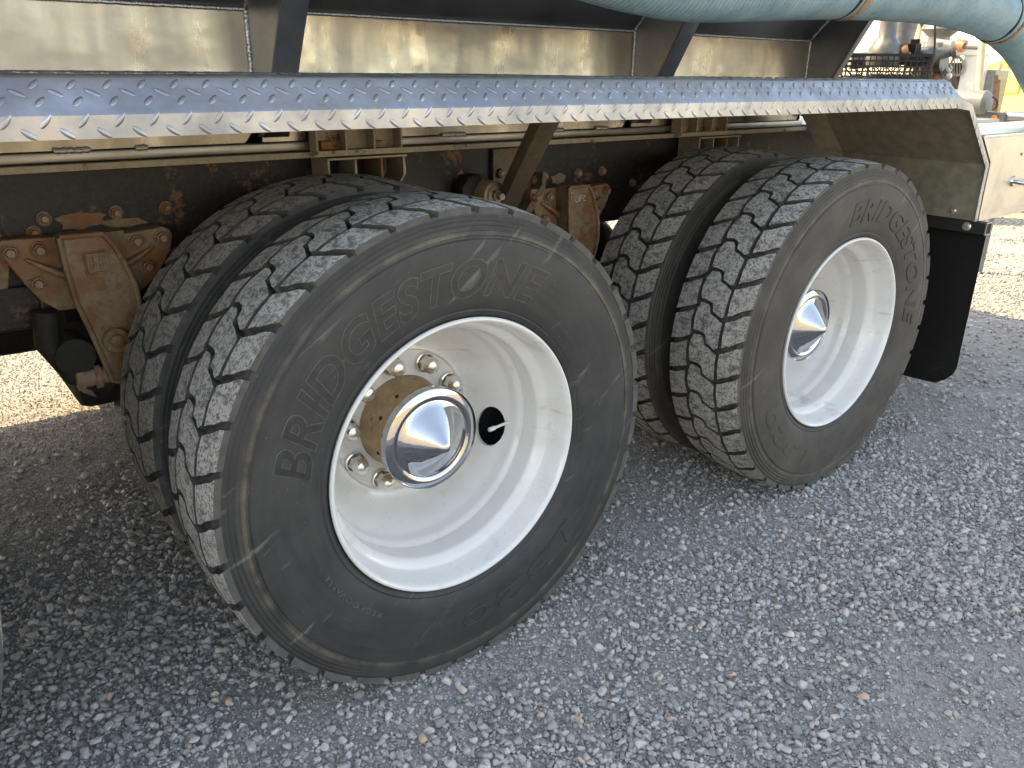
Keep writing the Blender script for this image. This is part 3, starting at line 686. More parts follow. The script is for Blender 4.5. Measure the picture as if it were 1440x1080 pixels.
# cast body mounts between rail and tank
def mount(x0, x1, x2, x3):
    bm = nb(); z0, z1 = .556, .655; y0, y1 = .640, .687
    box(bm, (x0, y1-.006, z0), (x1, y1, z1)); box(bm, (x0, y0, z0-.007), (x1, y1, z0+.001)); box(bm, (x0-.008, y0+.004, z0-.012), (x1+.006, y1, z0-.0072))
    m_ = TP('body_mount', bm, 'bracket_cast')
    for k in range(4):
        x = x0+(x1-x0)*k/3; bmr = nb(); box(bmr, (x-.003, y0+.002, z0+.0012), (x+.003, y1-.0062, z1), bevel=.001); put('rib', bmr, 'bracket_cast', m_, (0, 0, 0))
    bmr = nb(); box(bmr, (x0+.02, y1-.025, z0+.002), (x0+.05, y1-.0065, z0+.022), bevel=.002); box(bmr, (x0+.158, y1-.03, z0+.002), (x0+.195, y1-.0065, z0+.018), bevel=.002); put('bolt', bmr, 'rusty_bolt', m_, (0, 0, 0))
    bm = nb(); zt, zb = .538, .40
    box(bm, (x2, .655, zt-.006), (x3, .7595, zt), bevel=.0015); m2 = TP('lower_mount', bm, 'bracket_cast')
    for k in range(3):
        x = x2+.004+(x3-x2)*k/3.05; bmr = nb(); box(bmr, (x-.003, .658, zb), (x+.003, .752, zt-.0065), bevel=.001); put('rib', bmr, 'bracket_cast' if k < 2 else 'rusty_casting', m2, (0, 0, 0))
    bmr = nb(); pts = [(x3-.006, .658, zt-.0065), (x3-.003, .658, zt-.035), (x3-.004, .658, zt-.050), (x3-.020, .658, zt-.072), (x3-.030, .658, zb), (x3-.037, .658, zb), (x3-.027, .658, zt-.074), (x3-.011, .658, zt-.052), (x3-.012, .658, zt-.0065)]
    prism(bmr, pts, (0, .09, 0), .001); put('rib', bmr, 'bracket_cast', m2, (0, 0, 0))
    bmr = nb(); box(bmr, (x2, .753, zb), (x3-.03, .7575, zt-.007)); put('back_plate', bmr, 'dark_axle', m2, (0, 0, 0))
mount(.028, .262, .058, .285); mount(1.345, 1.585, 1.462, 1.690)

# fender strut, its bracket and the spring eye beside it
bm = nb(); a0, a1 = Vector((.655, .742, .345)), Vector((.505, .350, .665))
ax = (a1-a0).normalized(); sx = Vector((1, 0, 0)); nn = sx.cross(ax).normalized(); sx = ax.cross(nn).normalized()
prism(bm, [a0-sx*.036, a0+sx*.008-nn*.030, a0+sx*.036-nn*.002, a0+sx*.030+nn*.030, a0-sx*.030+nn*.030], a1-a0, .003)
TP('fender_strut', bm, 'dirty_steel', smooth=30)
bm = nb(); prism(bm, [(.632, .742, .300), (.632, .742, .527), (.800, .742, .532), (.800, .742, .452), (.735, .742, .330)], (0, .014, 0), .002)
br = TP('strut_bracket', bm, 'dirty_steel'); bolt(br, .655, .742, .458, 1.0); bolt(br, .79, .742, .43, 1.1)
bm = nb(); prism(bm, [(.800, .741, .455), (.800, .741, .41), (.735, .741, .325), (.69, .741, .30), (.66, .741, .30), (.72, .741, .345), (.785, .741, .42), (.787, .741, .455)], (0, -.045, 0), .0015); put('bracket_flange', bm, 'dirty_steel', br, (0, 0, 0))
bm = nb(); lathe([(.735, 0), (.735, .040), (.660, .040), (.654, .037), (.654, 0)], 32, bm=bm, c=(.572, 0, .410)); TP('spring_eye', bm, 'khaki_hub', smooth=35)
bm = nb(); lathe([(.654, .028), (.648, .027), (.647, .010)], 32, bm=bm, c=(.572, 0, .410)); lathe([(.648, .0175), (.636, .017), (.635, .010)], 6, bm=bm, c=(.572, 0, .410)); lathe([(.636, .0105), (.618, .010), (.617, 0)], 14, bm=bm, c=(.572, 0, .410)); TP('spring_pin', bm, 'bracket_cast', smooth=30)
bm = nb(); prism(bm, [(.49, .70, .30), (.49, .70, .43), (.515, .70, .463), (.56, .70, .465), (.56, .70, .36), (.64, .70, .365), (.64, .70, .30)], (0, .055, 0), .008); TP('spring_bracket', jit(bm, .0015), 'dark_axle', smooth=40)
bm = nb(); box(bm, (.545, .648, .30), (.655, .70, .372), bevel=.006); TP('spring_block', jit(bm, .0015), 'rust_patch', smooth=40)
bm = nb(); box(bm, (1.69, .735, .42), (1.79, .7585, .50), bevel=.004); TP('valve_box', bm, 'rubber_black')
# rusty step end hanging behind the front inner tyre, and air bag
bm = nb(); prism(bm, [(-.33, .93, -.30), (-.27, .93, -.30), (-.25, .93, -.42), (-.285, .93, -.46), (-.32, .93, -.40)], (0, .03, 0), .006); TP('spring_clamp', jit(bm, .003), 'rusty_casting', smooth=40)
bm = lathe([(-.10, 0), (-.10, .13), (-.07, .15), (-.03, .13), (.0, .15), (.04, .14), (.06, 0)], 40, axis='Z', c=(-.42, 1.02, .12)); TP('air_bag', bm, 'rubber_black', smooth=40)
bm = nb(); prism(bm, [(-.555, .90, .10), (-.545, .90, .03), (-.53, .90, -.02), (-.50, .90, -.04), (-.515, .90, .0), (-.53, .90, .05), (-.535, .90, .10)], (0, .012, 0), .001); TP('bracket_plate', bm, 'aluminium_dull')
for dx in (0, 1.402):
    bm = nb(); box(bm, (-.54+dx, .92, -.08), (-.28+dx, 1.4, .30), bevel=.03); TP('dark_cover_block', bm, 'dark_axle', smooth=40)  # dark block added to hide sunlit ground showing behind the hanger
# unseen far-side box added to set the shadow edge on the ground
bm = nb(); box(bm, (-4.2, 1.9, -.06), (-.575, 2.42, .62), bevel=.05); TP('shadow_box', bm, 'aluminium_dull', smooth=40)

# ---------------------------------------------------------------- near fender of tread plate
YO = -.020
path = [(-2.6, .735), (1.862, .735), (1.940, .666), (2.156, .474), (2.163, .280)]; FLAT = [0, 0, 1, 1, 1]     # ridge line in x-z
def off_path(o, o2=None):
    """path offset inwards by o (mitred)"""
    out = []; oa = o
    for i, p in enumerate(path):
        o = oa if o2 is None else oa*(1-FLAT[i])+o2*FLAT[i]; ns = []
        for a, b in ((i-1, i), (i, i+1)):
            if a < 0 or b >= len(path): continue
            d = Vector((path[b][0]-path[a][0], path[b][1]-path[a][1])).normalized(); ns.append(Vector((d.y, -d.x)))
        if len(ns) == 2:
            m_ = (ns[0]+ns[1]).normalized(); k = o/max(.3, m_.dot(ns[0]))
            out.append((p[0]+m_.x*k, p[1]+m_.y*k))
        else: out.append((p[0]+ns[0].x*o, p[1]+ns[0].y*o))
    return out
# offset sign: inwards must lower the top run
tst = off_path(.08)
SG = 1 if tst[0][1] < .735 else -1
sect = [(YO, .080, .026), (YO, .055, .010), (YO, .0505, .004), (YO+.003, .0462, .001), (.020, .014, 0), (.026, .0065, 0), (.034, .0015, 0), (.044, 0, 0), (.052, .0012, 0), (.20, .006, 0), (.60, .012, 0)]
def strip(sect, thick, mat, name, parent=truck, x_to=None):
    bm = nb(); cols = []
    for y, o, o2 in sect:
        pts = off_path(SG*o, SG*o2)
        dense = []
        for (a, b) in zip(pts[:-1], pts[1:]):
            k = 40 if abs(b[0]-a[0]) > 2 else 4
            for j in range(k): dense.append((a[0]+(b[0]-a[0])*j/k, a[1]+(b[1]-a[1])*j/k))
        dense.append(pts[-1]); cols.append([bm.verts.new((p[0], y, p[1])) for p in dense])
    fs = []
    for A, B in zip(cols[:-1], cols[1:]):
        for i in range(len(A)-1): fs.append(bm.faces.new((A[i], A[i+1], B[i+1], B[i])))
    for v in bm.verts: v.co.z += .0016*mnoise.noise(Vector((v.co.x*2.3, v.co.y*9, 5))); v.co.y += .0016*mnoise.noise(Vector((v.co.x*2.7, 4, v.co.z*9)))
    bmesh.ops.recalc_face_normals(bm, faces=fs)
    if sum(fc.normal.z*fc.calc_area() for fc in bm.faces) < 0: bmesh.ops.reverse_faces(bm, faces=bm.faces[:])
    bmesh.ops.solidify(bm, geom=bm.faces[:], thickness=thick)
    return bm
bm = strip(sect, .003, 'aluminium_plate', 'fender')
for fc in bm.faces:
    c_ = fc.calc_center_median()
fender = TP('fender', bm, 'aluminium_plate', smooth=28)
# raised lozenges of the tread plate
def loz_mesh():
    bm = nb(); a, b, h = .0118, .0040, .0021; rows_ = []
    for k in range(9):
        t = -1+2*k/8; w_ = b*(1-t*t)**.75
        rows_.append([bm.verts.new((t*a, s_*w_, h*(1-abs(s_)**2)*(1-t*t)**.5)) for s_ in (-1, -.45, .45, 1)] if 0 < k < 8 else [bm.verts.new((t*a, 0, 0))])
    for A, B in zip(rows_[:-1], rows_[1:]):
        if len(A) == 1:
            for j in range(3): bm.faces.new((A[0], B[j], B[j+1]))
        elif len(B) == 1:
            for j in range(3): bm.faces.new((A[j+1], A[j], B[0]))
        else:
            for j in range(3): bm.faces.new((A[j], B[j], B[j+1], A[j+1]))
    bmesh.ops.recalc_face_normals(bm, faces=bm.faces[:])
    me = bpy.data.meshes.new('l'); bm.to_mesh(me); bm.free(); return me
lz = loz_mesh(); all_ = nb()
def lay(origin, du, dv, nrm, length, width, v0):
    """lozenge rows at alternating slants over a strip"""
    pu, pv = .044, .0155; nrow = int(width/pv+.01)
    for rI in range(nrow+1):
        v = v0+rI*pv
        if v < .004 or v > width-.004: continue
        odd = rI % 2
        k = int(length/pu)
        for i in range(k+1):
            u = i*pu+(pu/2 if odd else 0)
            if u > length-.01 or u < .01: continue
            ang_ = R(52) if odd else R(-38)
            e1 = du*math.cos(ang_)+dv*math.sin(ang_); e2 = nrm.cross(e1)
            m_ = Matrix((( e1.x, e2.x, nrm.x, 0), (e1.y, e2.y, nrm.y, 0), (e1.z, e2.z, nrm.z, 0), (0, 0, 0, 1)))
            p = origin+du*u+dv*v
            m_.translation = p+Vector((0, .0016*mnoise.noise(Vector((p.x*2.7, 4, p.z*9))), .0016*mnoise.noise(Vector((p.x*2.3, p.y*9, 5)))))
            tmp = lz.copy(); tmp.transform(m_); all_.from_mesh(tmp); bpy.data.meshes.remove(tmp)
def seg_strip(i, x0):
    A, B = path[i], path[i+1]; d = Vector((B[0]-A[0], 0, B[1]-A[1])); Ln = d.length; du = d.normalized(); inn = Vector((du.z, 0, -du.x))
    if inn.z > 0 or (abs(inn.z) < .1 and inn.x > 0): inn = -inn
    st = x0 if i == 0 else 0
    o0 = Vector((A[0], 0, A[1]))+du*st
    ln = Ln-st
    if i:
        lay(o0+inn*.0255+Vector((0, YO-.0001, 0)), du, -inn, Vector((0, -1, 0)), ln, .026, .008); return
    # lip (faces -Y): rows from the lower edge to the fold
    lay(o0+inn*.0800+Vector((0, YO-.0001, 0)), du, -inn, Vector((0, -1, 0)), ln-.02*i, .031, .0075)
    # chamfer
    p0 = o0+inn*.0462+Vector((0, YO+.003, 0)); p1 = o0+inn*.010+Vector((0, .0235, 0)); dv = (p1-p0); wv = dv.length; dv.normalize()
    nm = du.cross(dv); nm = -nm if nm.y > 0 else nm
    lay(p0, du, dv, nm, ln-.01, wv, .003)
    o1 = o0+Vector((0, .046, 0)); nm = -inn
    lay(o1, du, Vector((0, 1, 0)), nm, ln-.01, .5 if i else .30, .004)
seg_strip(0, 1.4); seg_strip(2, 0); seg_strip(3, 0)
put('tread_pattern', all_, 'aluminium_plate', fender, (0, 0, 0), kind='stuff', smooth=60)
# grey liner under the plate
bm = nb(); P_ = off_path(SG*.022, SG*.0075); P2 = off_path(SG*.025, SG*.0105)
for j in range(4):
    if j == 0: a = (1.20, P_[0][1]); a2 = (1.20, P2[0][1])
    else: a, a2 = P_[j], P2[j]
    b, b2 = P_[j+1], P2[j+1]
    yl_ = .014 if j < 2 else YO+.0034
    prism(bm, [(a[0], yl_, a[1]), (b[0], yl_, b[1]), (b2[0], yl_, b2[1]), (a2[0], yl_, a2[1])], (0, .59-yl_, 0))
put('liner', bm, 'fender_underside', fender, (0, 0, 0))
# paler strip along the inner edge
bm = nb(); P3 = off_path(SG*.0255, SG*.0110); P4 = off_path(SG*.028, SG*.0135)
for j in (1, 2, 3):
    prism(bm, [(P3[j][0], .515, P3[j][1]), (P3[j+1][0], .515, P3[j+1][1]), (P4[j+1][0], .515, P4[j+1][1]), (P4[j][0], .515, P4[j][1])], (0, .10, 0))
put('edge_strip', bm, 'fender_underside_pale', fender, (0, 0, 0))
bm = nb(); tube(bm, [(2.145, .06, .305), (2.160, .06, .305)], .011, 12); tube(bm, [(2.138, .06, .305), (2.145, .06, .305)], .006, 10); put('bolt', bm, 'steel_nut', fender, (0, 0, 0), smooth=40)

# ---------------------------------------------------------------- mud flap and its bar
bm = nb()
box(bm, (2.160, -.050, .236), (2.200, .60, .2755))
fb = TP('mud_flap_bar', bm, 'rubber_black')
bm = nb()
for lo, hi in (((2.1585, -.0535, .2345), (2.2015, -.0502, .2385)), ((2.1585, -.0535, .2735), (2.2015, -.0502, .2775)), ((2.1585, -.0535, .2387), (2.1625, -.0502, .2733)), ((2.1975, -.0535, .2387), (2.2015, -.0502, .2733))): box(bm, lo, hi)
put('bar_end', bm, 'aluminium_plate', fb, (0, 0, 0))
bm = nb(); lathe([(0, 0), (-.002, .016), (-.006, .013), (-.009, 0)], 20, axis='X', bm=bm, c=(2.160, .012, .257)); put('bolt', bm, 'steel_nut', fb, (0, 0, 0), smooth=40)
bm = nb(); pts = []
flap_y0, flap_y1, zt, zb = -.045, .575, .2350, -.345
outl = [(flap_y1, zt), (flap_y0, zt), (flap_y0-.004, -.05), (flap_y0+.006, -.23), (flap_y0+.020, -.31), (flap_y0+.045, -.336), (flap_y0+.085, zb), (flap_y1, zb)]
cols = []
k = 22
for i in range(k+1):
    z = zt+(zb-zt)*i/k
    ye = flap_y0
    if z < -.24: t = (-.24-z)/(.105); ye = flap_y0+.065*max(0, t)**2.6
    ye += .004*mnoise.noise(Vector((0, 0, z*9)))
    cols.append([bm.verts.new((2.192+.010*(1-z/zt)**1.0*.5+.02*((zt-z)/.58)**2*math.sin(3+j*.4)+.003*math.sin(j*.9+z*8), ye+(flap_y1-ye)*j/14, z)) for j in range(15)])
fs = [bm.faces.new((cols[i][j], cols[i+1][j], cols[i+1][j+1], cols[i][j+1])) for i in range(k) for j in range(14)]
bmesh.ops.solidify(bm, geom=fs, thickness=.008)
TP('mud_flap', bm, 'flap_rubber', smooth=50)

# ---------------------------------------------------------------- tool tray, rear deck
bm = nb(); prism(bm, [(2.072, -.018, .560), (2.166, -.018, .476), (2.172, -.018, .278), (4.5, -.018, .278), (4.5, -.018, .560)], (0, .006, 0)); box(bm, (2.078, -.0185, .555), (4.5, .004, .567), bevel=.003); box(bm, (2.19, -.0195, .300), (4.5, -.0185, .303))
tb = TP('tool_tray', bm, 'aluminium_box', smooth=30)
bm = nb(); box(bm, (2.082, .0045, .551), (4.5, .36, .562)); box(bm, (2.19, .005, .28), (4.5, .36, .285)); box(bm, (2.19, .355, .2855), (4.5, .3595, .5505)); TP('tray_lid', bm, 'aluminium_box')
bm = nb(); box(bm, (2.13, .50, .540), (3.45, 2.42, .5615)); TP('rear_deck', bm, 'aluminium_dull')
bm = nb(); pth = smooth_path([(2.385, -.019, .400), (2.385, -.040, .398), (2.40, -.050, .396), (2.45, -.050, .392), (2.50, -.050, .390), (2.515, -.04, .390), (2.515, -.019, .390)], 5)
tube(bm, pth, .0075, 10); lathe([(-.018, .0), (-.018, .020), (-.025, .018), (-.028, 0)], 16, bm=bm, c=(2.385, 0, .400)); lathe([(-.018, .0), (-.018, .020), (-.025, .018), (-.028, 0)], 16, bm=bm, c=(2.515, 0, .390))
put('handle', bm, 'chrome', tb, (0, 0, 0), smooth=50)
for x in (2.405, 2.45):
    bm = nb(); lathe([(-.0185, 0), (-.0195, .006), (-.0195, 0)], 12, bm=bm, c=(x, 0, .492)); put('hole_mark', bm, 'dirty_steel', tb, (0, 0, 0))

# ================================================================ suction hose
hose = thing('suction_hose', 'ribbed blue-grey suction hose draped over the side of the tank truck', 'hose', (1.9, .2, .562))
ctr = smooth_path([(-.2, .22, 1.06), (.343, .2, .992), (.639, .2, .957), (.889, .2, .950), (1.449, .2, .981), (1.941, .2, .991), (2.298, .2, .976), (2.58, .2, .934), (2.83, .2, .856), (3.10, .2, .720), (3.22, .2, .652)], 60)
# resample by arc length
L_ = [0]
for a, b in zip(ctr[:-1], ctr[1:]): L_.append(L_[-1]+(b-a).length)
def along(s_):
    s_ = min(max(s_, 0), L_[-1]-1e-6); i = int(np.searchsorted(L_, s_, side='right'))-1; i = min(i, len(ctr)-2)
    return ctr[i].lerp(ctr[i+1], (s_-L_[i])/max(1e-9, L_[i+1]-L_[i]))
pitch_ = .0150; step = pitch_/6; K = int(L_[-1]/step); seg = 40
n = NT('hose_plastic'); a = n.noise(9, 5, .6); b = n.noise(60, 4); st = n.noise(5, 5, .65, n.scalev(n.pos(), (.7, 3, 3)))
c = n.mix(n.ramp(a, [(.3, 0), (.7, 1)]), (.15, .27, .33), (.30, .41, .44)); c = n.mix(n.math('MULTIPLY', n.ramp(b, [(.45, 0), (.75, 1)]), .35), c, (.42, .45, .44))
c = n.mix(n.ramp(n.noise(13, 3), [(.66, 0), (.72, .75)]), c, (.10, .12, .12)); c = n.mix(n.math('MULTIPLY', n.ramp(st, [(.5, 0), (.7, 1)]), .4), c, (.40, .37, .30))
n.set(c, .42, 0, .5); n.bump(b, .15, .001); M['hose_plastic'] = n.m
bm = nb(); rings = []
for i in range(K):
    s_ = i*step; p = along(s_); t = (along(s_+.01)-along(s_-.01)).normalized(); bn = Vector((0, 1, 0)); bn = (bn-t*bn.dot(t)).normalized(); nr = t.cross(bn)
    ring = []
    for k in range(seg):
        a_ = 2*math.pi*k/seg; ph = 2*math.pi*(s_/pitch_)+a_
        rad = .0840+.0042*math.cos(ph)+.0012*mnoise.noise(Vector((s_*3, k*.2, 1)))
        ring.append(bm.verts.new(p+(bn*math.cos(a_)+nr*math.sin(a_))*rad))
    rings.append(ring)
for A, B in zip(rings[:-1], rings[1:]):
    for k in range(seg): bm.faces.new((A[k], B[k], B[(k+1) % seg], A[(k+1) % seg]))
put('hose_wall', bm, 'hose_plastic', hose, (0, 0, 0), smooth=180)
grime('band_brown', (.27, .18, .10), (.42, .32, .2), (.2, .09, .04), .7, .55, .5, .3)
def near_s(pt):
    best = min(range(len(ctr)), key=lambda i: (ctr[i]-Vector(pt)).length); return L_[best]
def band(s_, width, tilt, mat='band_brown', rad=.0885, name='hose_band'):
    p = along(s_); t = (along(s_+.01)-along(s_-.01)).normalized(); t = (Matrix.Rotation(tilt, 3, 'Y')@t); bn = (Vector((0, 1, 0))-t*t.y).normalized(); nr = t.cross(bn); bm = nb(); rg = []
    for o_, r_ in ((-width/2, rad-.004), (-width/2, rad+.001), (-width*.2, rad+.003), (width*.2, rad+.003), (width/2, rad+.001), (width/2, rad-.004)):
        rg.append([bm.verts.new(p+t*o_+(bn*math.cos(q)+nr*math.sin(q))*r_) for q in [2*math.pi*k/48 for k in range(48)]])
    for A, B in zip(rg, rg[1:]+rg[:1]):
        for k in range(48): bm.faces.new((A[k], B[k], B[(k+1) % 48], A[(k+1) % 48]))
    bmesh.ops.recalc_face_normals(bm, faces=bm.faces[:]); return put(name, bm, mat, hose, (0, 0, 0), smooth=50)
band(near_s((1.49, .2, .981)), .026, R(10)); band(near_s((2.52, .2, .93)), .020, R(-6))
band(near_s((1.47, .2, .981))-.015, .012, R(10), 'rubber_black', .0875); band(near_s((2.49, .2, .93))-.02, .010, R(-6), 'rubber_black', .0875)

# ================================================================ things on the deck behind the fender
def at_x(px, py, X):
    d = f+rr*((px-720)/FPX)-uu*((py-540)/FPX); s_ = (X-CAM[0])/d.x; return Vector(CAM)+d*s_
DZ = .562
n = NT('crate_plastic'); n.set((.012, .013, .017), .38, 0, .5); M['crate_plastic'] = n.m
crate = thing('milk_crate', 'black plastic lattice milk crate full of pipe fittings on the rear deck', 'crate', (3.05, .92, DZ))
crate.rotation_euler = (0, 0, R(38))
cw, ch = .37, .272
def crate_wall():
    bm = nb()
    def br(x0, x1, z0, z1, y0=-.003, y1=.003): box(bm, (x0, y0, z0), (x1, y1, z1))
    h = cw/2
    for z in (.0, .03, .150, .172, .194, .216, .238): br(-h, h, z, z+.006, -.0045, .0045)
    br(-h, h, ch-.012, ch, -.008, .008)
    for i in range(15):
        x = -h+.012+i*(cw-.024)/14; br(x-.0025, x+.0025, .006, ch-.012, -.0032, .0032)
    for s_ in (-1, 1):
        for i in range(-4, 5):
            x = i*.045; x0, x1 = x-.09*s_, x+.09*s_
            a_ = Vector((max(-h, min(h, x0)), 0, .036)); b_ = Vector((max(-h, min(h, x1)), 0, .215))
            if abs(x0) < h and abs(x1) < h: tube(bm, [a_, b_], .0022, 4)
    me = bpy.data.meshes.new('lattice_side'); bm.to_mesh(me); bm.free(); me.materials.append(M['crate_plastic']); return me
cwm = crate_wall()
for k in range(4):
    a = k*math.pi/2; o = put('lattice_side', cwm, None, crate, (3.05, .92, DZ)); o.location = (math.sin(a)*cw/2, -math.cos(a)*cw/2, .004); o.rotation_euler = (0, 0, a)
bm = nb(); box(bm, (-.14, -.13, .012), (.02, .05, .19), bevel=.01); o = put('dark_filler', bm, 'cast_black', crate, (3.05, .92, DZ)); o.location = (0, 0, 0)  # dark block added to make the inside of the crate look black
bm = nb(); box(bm, (-cw/2+.009, -cw/2+.009, .004), (cw/2-.009, cw/2-.009, .010)); o = put('bottom', bm, 'crate_plastic', crate, (3.05, .92, DZ)); o.location = (0, 0, 0)
def fitting(name, label, cat, loc, prof, mat, rot=(0, 0, 0), seg=32, extra=None, group=None):
    t = thing(name, label, cat, loc, group); t.rotation_euler = rot
    bm = lathe(prof, seg, axis='Z'); o = put('body', bm, mat, t, loc, smooth=38); o.location = (0, 0, 0)
    for nm, bm2, mt in (extra or []): o = put(nm, bm2, mt, t, loc, smooth=38); o.location = (0, 0, 0)
    return t
p = at_x(1243, 78, 3.02)
bm = nb(); lathe([(0, .020), (.006, .024), (.012, .020), (.018, .010), (.018, 0)], 20, axis='Z', bm=bm)
bm2 = nb(); tube(bm2, [(.05, -.01, .02), (.115, -.03, .04), (.17, -.05, .075)], [.010, .008, .006], 8)
fitting('pipe_reducer', 'large silver bell-shaped pipe reducer standing in the black crate', 'pipe fitting', (p.x, p.y, p.z-.05), [(0, 0), (0, .070), (.03, .078), (.075, .074), (.11, .055), (.13, .040), (.30, .043), (.305, .046), (.32, .046), (.32, .03), (.0, .03)], 'cast_steel', extra=[('outlet', tube(nb(), [(.04, -.05, .05), (.07, -.085, .045)], .022, 16), 'pale_steel')])
p = at_x(1266, 72, 3.30)
fitting('pipe_elbow', 'grey pipe riser standing behind the silver bell reducer', 'pipe fitting', (p.x, p.y, p.z-.06), [(0, 0), (0, .060), (.05, .058), (.10, .045), (.16, .052), (.30, .060), (.36, .062), (.36, .05), (0, .05)], 'cast_steel', rot=(0, R(4), 0))
p = at_x(1266, 78, 3.06)
fitting('pipe_flange', 'rust brown round flange lying upright among the crate fittings', 'pipe fitting', (p.x, p.y, p.z), [(-.02, 0), (-.02, .035), (0, .045), (.02, .052), (.035, .05), (.035, .02), (-.01, .02)], 'cast_brown', rot=(R(70), 0, R(30)))
p = at_x(1284, 78, 3.12); t = thing('hinge_block', 'dark ridged steel block standing in the crate right of the brown flange', 'metal block', (p.x, p.y, p.z-.05))
bm = nb()
for k in range(3): box(bm, (-.028+k*.02, -.02, 0), (-.012+k*.02, .02, .10+(.02 if k == 1 else 0)), bevel=.002)
box(bm, (-.03, -.016, 0), (.034, .016, .07)); o = put('body', bm, 'cast_black', t, (p.x, p.y, p.z-.05)); o.location = (0, 0, 0)
p = at_x(1303, 80, 3.2)
fitting('valve_body', 'round steel valve body with brown bore at the right end of the crate', 'valve', (p.x, p.y, p.z), [(-.03, .02), (-.03, .045), (-.01, .050), (.03, .045), (.05, .028), (.10, .026), (.105, .04), (.12, .04), (.12, .015), (-.02, .02)], 'cast_steel', rot=(R(75), 0, R(25)))
p = at_x(1222, 84, 3.25)
fitting('pipe_stub', 'short pale pipe stub lying beside the bell reducer over the crate', 'pipe fitting', (p.x, p.y, p.z), [(-.10, 0), (-.10, .036), (-.085, .040), (.10, .038), (.10, 0)], 'pale_steel', rot=(0, R(85), R(-40)))
p = at_x(1200, 106, 3.2)
fitting('pale_hopper', 'pale tapered steel hopper standing left of the black crate', 'hopper', (p.x, p.y, DZ), [(0, 0), (0, .09), (.12, .07), (.19, .03), (.19, 0)], 'pale_steel')
bmc = nb(); pts = []
for k in range(60):
    a = k*.42; pts.append(at_x(1204+18*math.cos(a)+k*.25, 113+4*math.sin(a*1.3), 2.75+.02*math.sin(a)))
tube(bmc, pts, .0045, 6); o = put('black_cable', bmc, 'crate_plastic', None, smooth=60, label='tangled black cable lying on the deck left of the crate', cat='cable')
# loose grey cable hanging from the hose
pts = smooth_path([at_x(1313, 14, 2.62), at_x(1315, 40, 2.62), at_x(1314, 70, 2.64), at_x(1310, 95, 2.66), at_x(1307, 125, 2.68)], 8)
put('hanging_cable', tube(nb(), pts, .0045, 8), 'dirty_steel', None, smooth=60, label='thin grey cable hanging straight down from the blue hose', cat='cable')
# pump/valve cluster to the right of the crate, standing on the deck
p = at_x(1350, 100, 3.9)
def ev(X, pts, r_, name='rod', mat='pale_steel', parent=None, loc=None, seg=10, **k):
    bm = nb(); tube(bm, [at_x(a, b, X) for a, b in pts], r_, seg); return put(name, bm, mat, parent, (0, 0, 0), smooth=45, **k)
cl = thing('pump_valve', 'cluster of steel valve bodies with small levers right of the black crate', 'valve', (3.25, .9, DZ))
bm = nb()
q = at_x(1319, 88, 3.25); tube(bm, [q+Vector((0, .035, 0)), q-Vector((0, .03, 0))], .046, 28); put('body', bm, 'cast_steel', cl, (0, 0, 0), smooth=40)
bm = nb(); q = at_x(1316, 112, 3.25); lathe([(0, 0), (0, .035), (.03, .038), (.06, .015), (.06, 0)], 24, axis='Z', bm=bm, c=(q.x, q.y, q.z-.03)); put('cap', bm, 'pale_copper', cl, (0, 0, 0), smooth=40)
ev(3.25, [(1325, 108), (1333, 97), (1338, 94)], .012, 'lever', 'pale_steel', cl)
for a, b in ((1334, 97), (1334, 107)):
    q = at_x(a, b, 3.25); bm = nb(); bmesh.ops.create_uvsphere(bm, u_segments=14, v_segments=10, radius=.015, matrix=Matrix.Translation(q)); put('knob', bm, 'white_paint', cl, (0, 0, 0), smooth=180)
bm = nb(); qa, qb = at_x(1317, 86, 3.25), at_x(1320, 60, 3.25); tube(bm, [qa, qb], .022, 16); put('neck', bm, 'pale_steel', cl, (0, 0, 0), smooth=40)
# ================================================================ machinery in the yard beyond
# cabinet of an open generator
simple('pale_paint', (.72, .71, .64), .5, 0, .12, 12, .05, .001); simple('yellow_paint', (.85, .80, .22), .45, 0, .12, 12, .05, .001); simple('boom_yellow', (.70, .48, .12), .5, 0, .15, 12, .05, .001)
simple('tan_paint', (.55, .45, .30), .6, 0, .2, 12, .05, .001); simple('grey_paint', (.16, .17, .17), .5, 0, .2, 12, .05, .001)
n = NT('amber_lens'); n.set((.85, .28, .03), .25, 0, .5); M['amber_lens'] = n.m
X = 7.0
q0, q1 = at_x(1335, 78, X), at_x(1382, 130, X)          # left/top and right/bottom on that plane
ytop, ybot = q0.z, G
gen = thing('generator_cabinet', 'cream open-sided generator cabinet with black interior beyond the deck', 'cabinet', (X, (q0.y+q1.y)/2, G))
yl, yr = q0.y+.16, at_x(1378, 80, X).y
ym = at_x(1356, 80, X).y
bm = nb(); box(bm, (X, yr, G), (X+.2, ym, ytop)); put('side_panel', bm, 'pale_paint', gen, (0, 0, 0))
bm = nb(); box(bm, (X+.02, ym+.001, G), (X+.2, yl, ytop-.06)); put('interior', bm, 'cast_black', gen, (0, 0, 0))
bm = nb(); box(bm, (X-.02, yr-.02, ytop+.001), (X+.22, yl, ytop+.06)); put('roof', bm, 'pale_paint', gen, (0, 0, 0))
bm = nb(); rg = [at_x(1346+9*math.cos(t_), 93+13*math.sin(t_), X-.03) for t_ in np.linspace(0, 2*math.pi, 20)]; tube(bm, rg, .012, 8, cap=False)
for dx in (-4, 0, 4): tube(bm, [at_x(1346+dx, 82, X-.03), at_x(1346+dx, 105, X-.03)], .006, 6)
put('fan_guard', bm, 'pale_steel', gen, (0, 0, 0), smooth=60)
bm = nb(); box(bm, (X-.02, at_x(1354, 100, X).y, G+.62), (X+.019, at_x(1342, 100, X).y, G+.70)); put('data_plate', bm, 'pale_steel', gen, (0, 0, 0))
ln = thing('lance_pipe', 'pale pipe lance with copper coupling lying across the cabinet top', 'pipe', tuple(at_x(1345, 64, 6.6)))
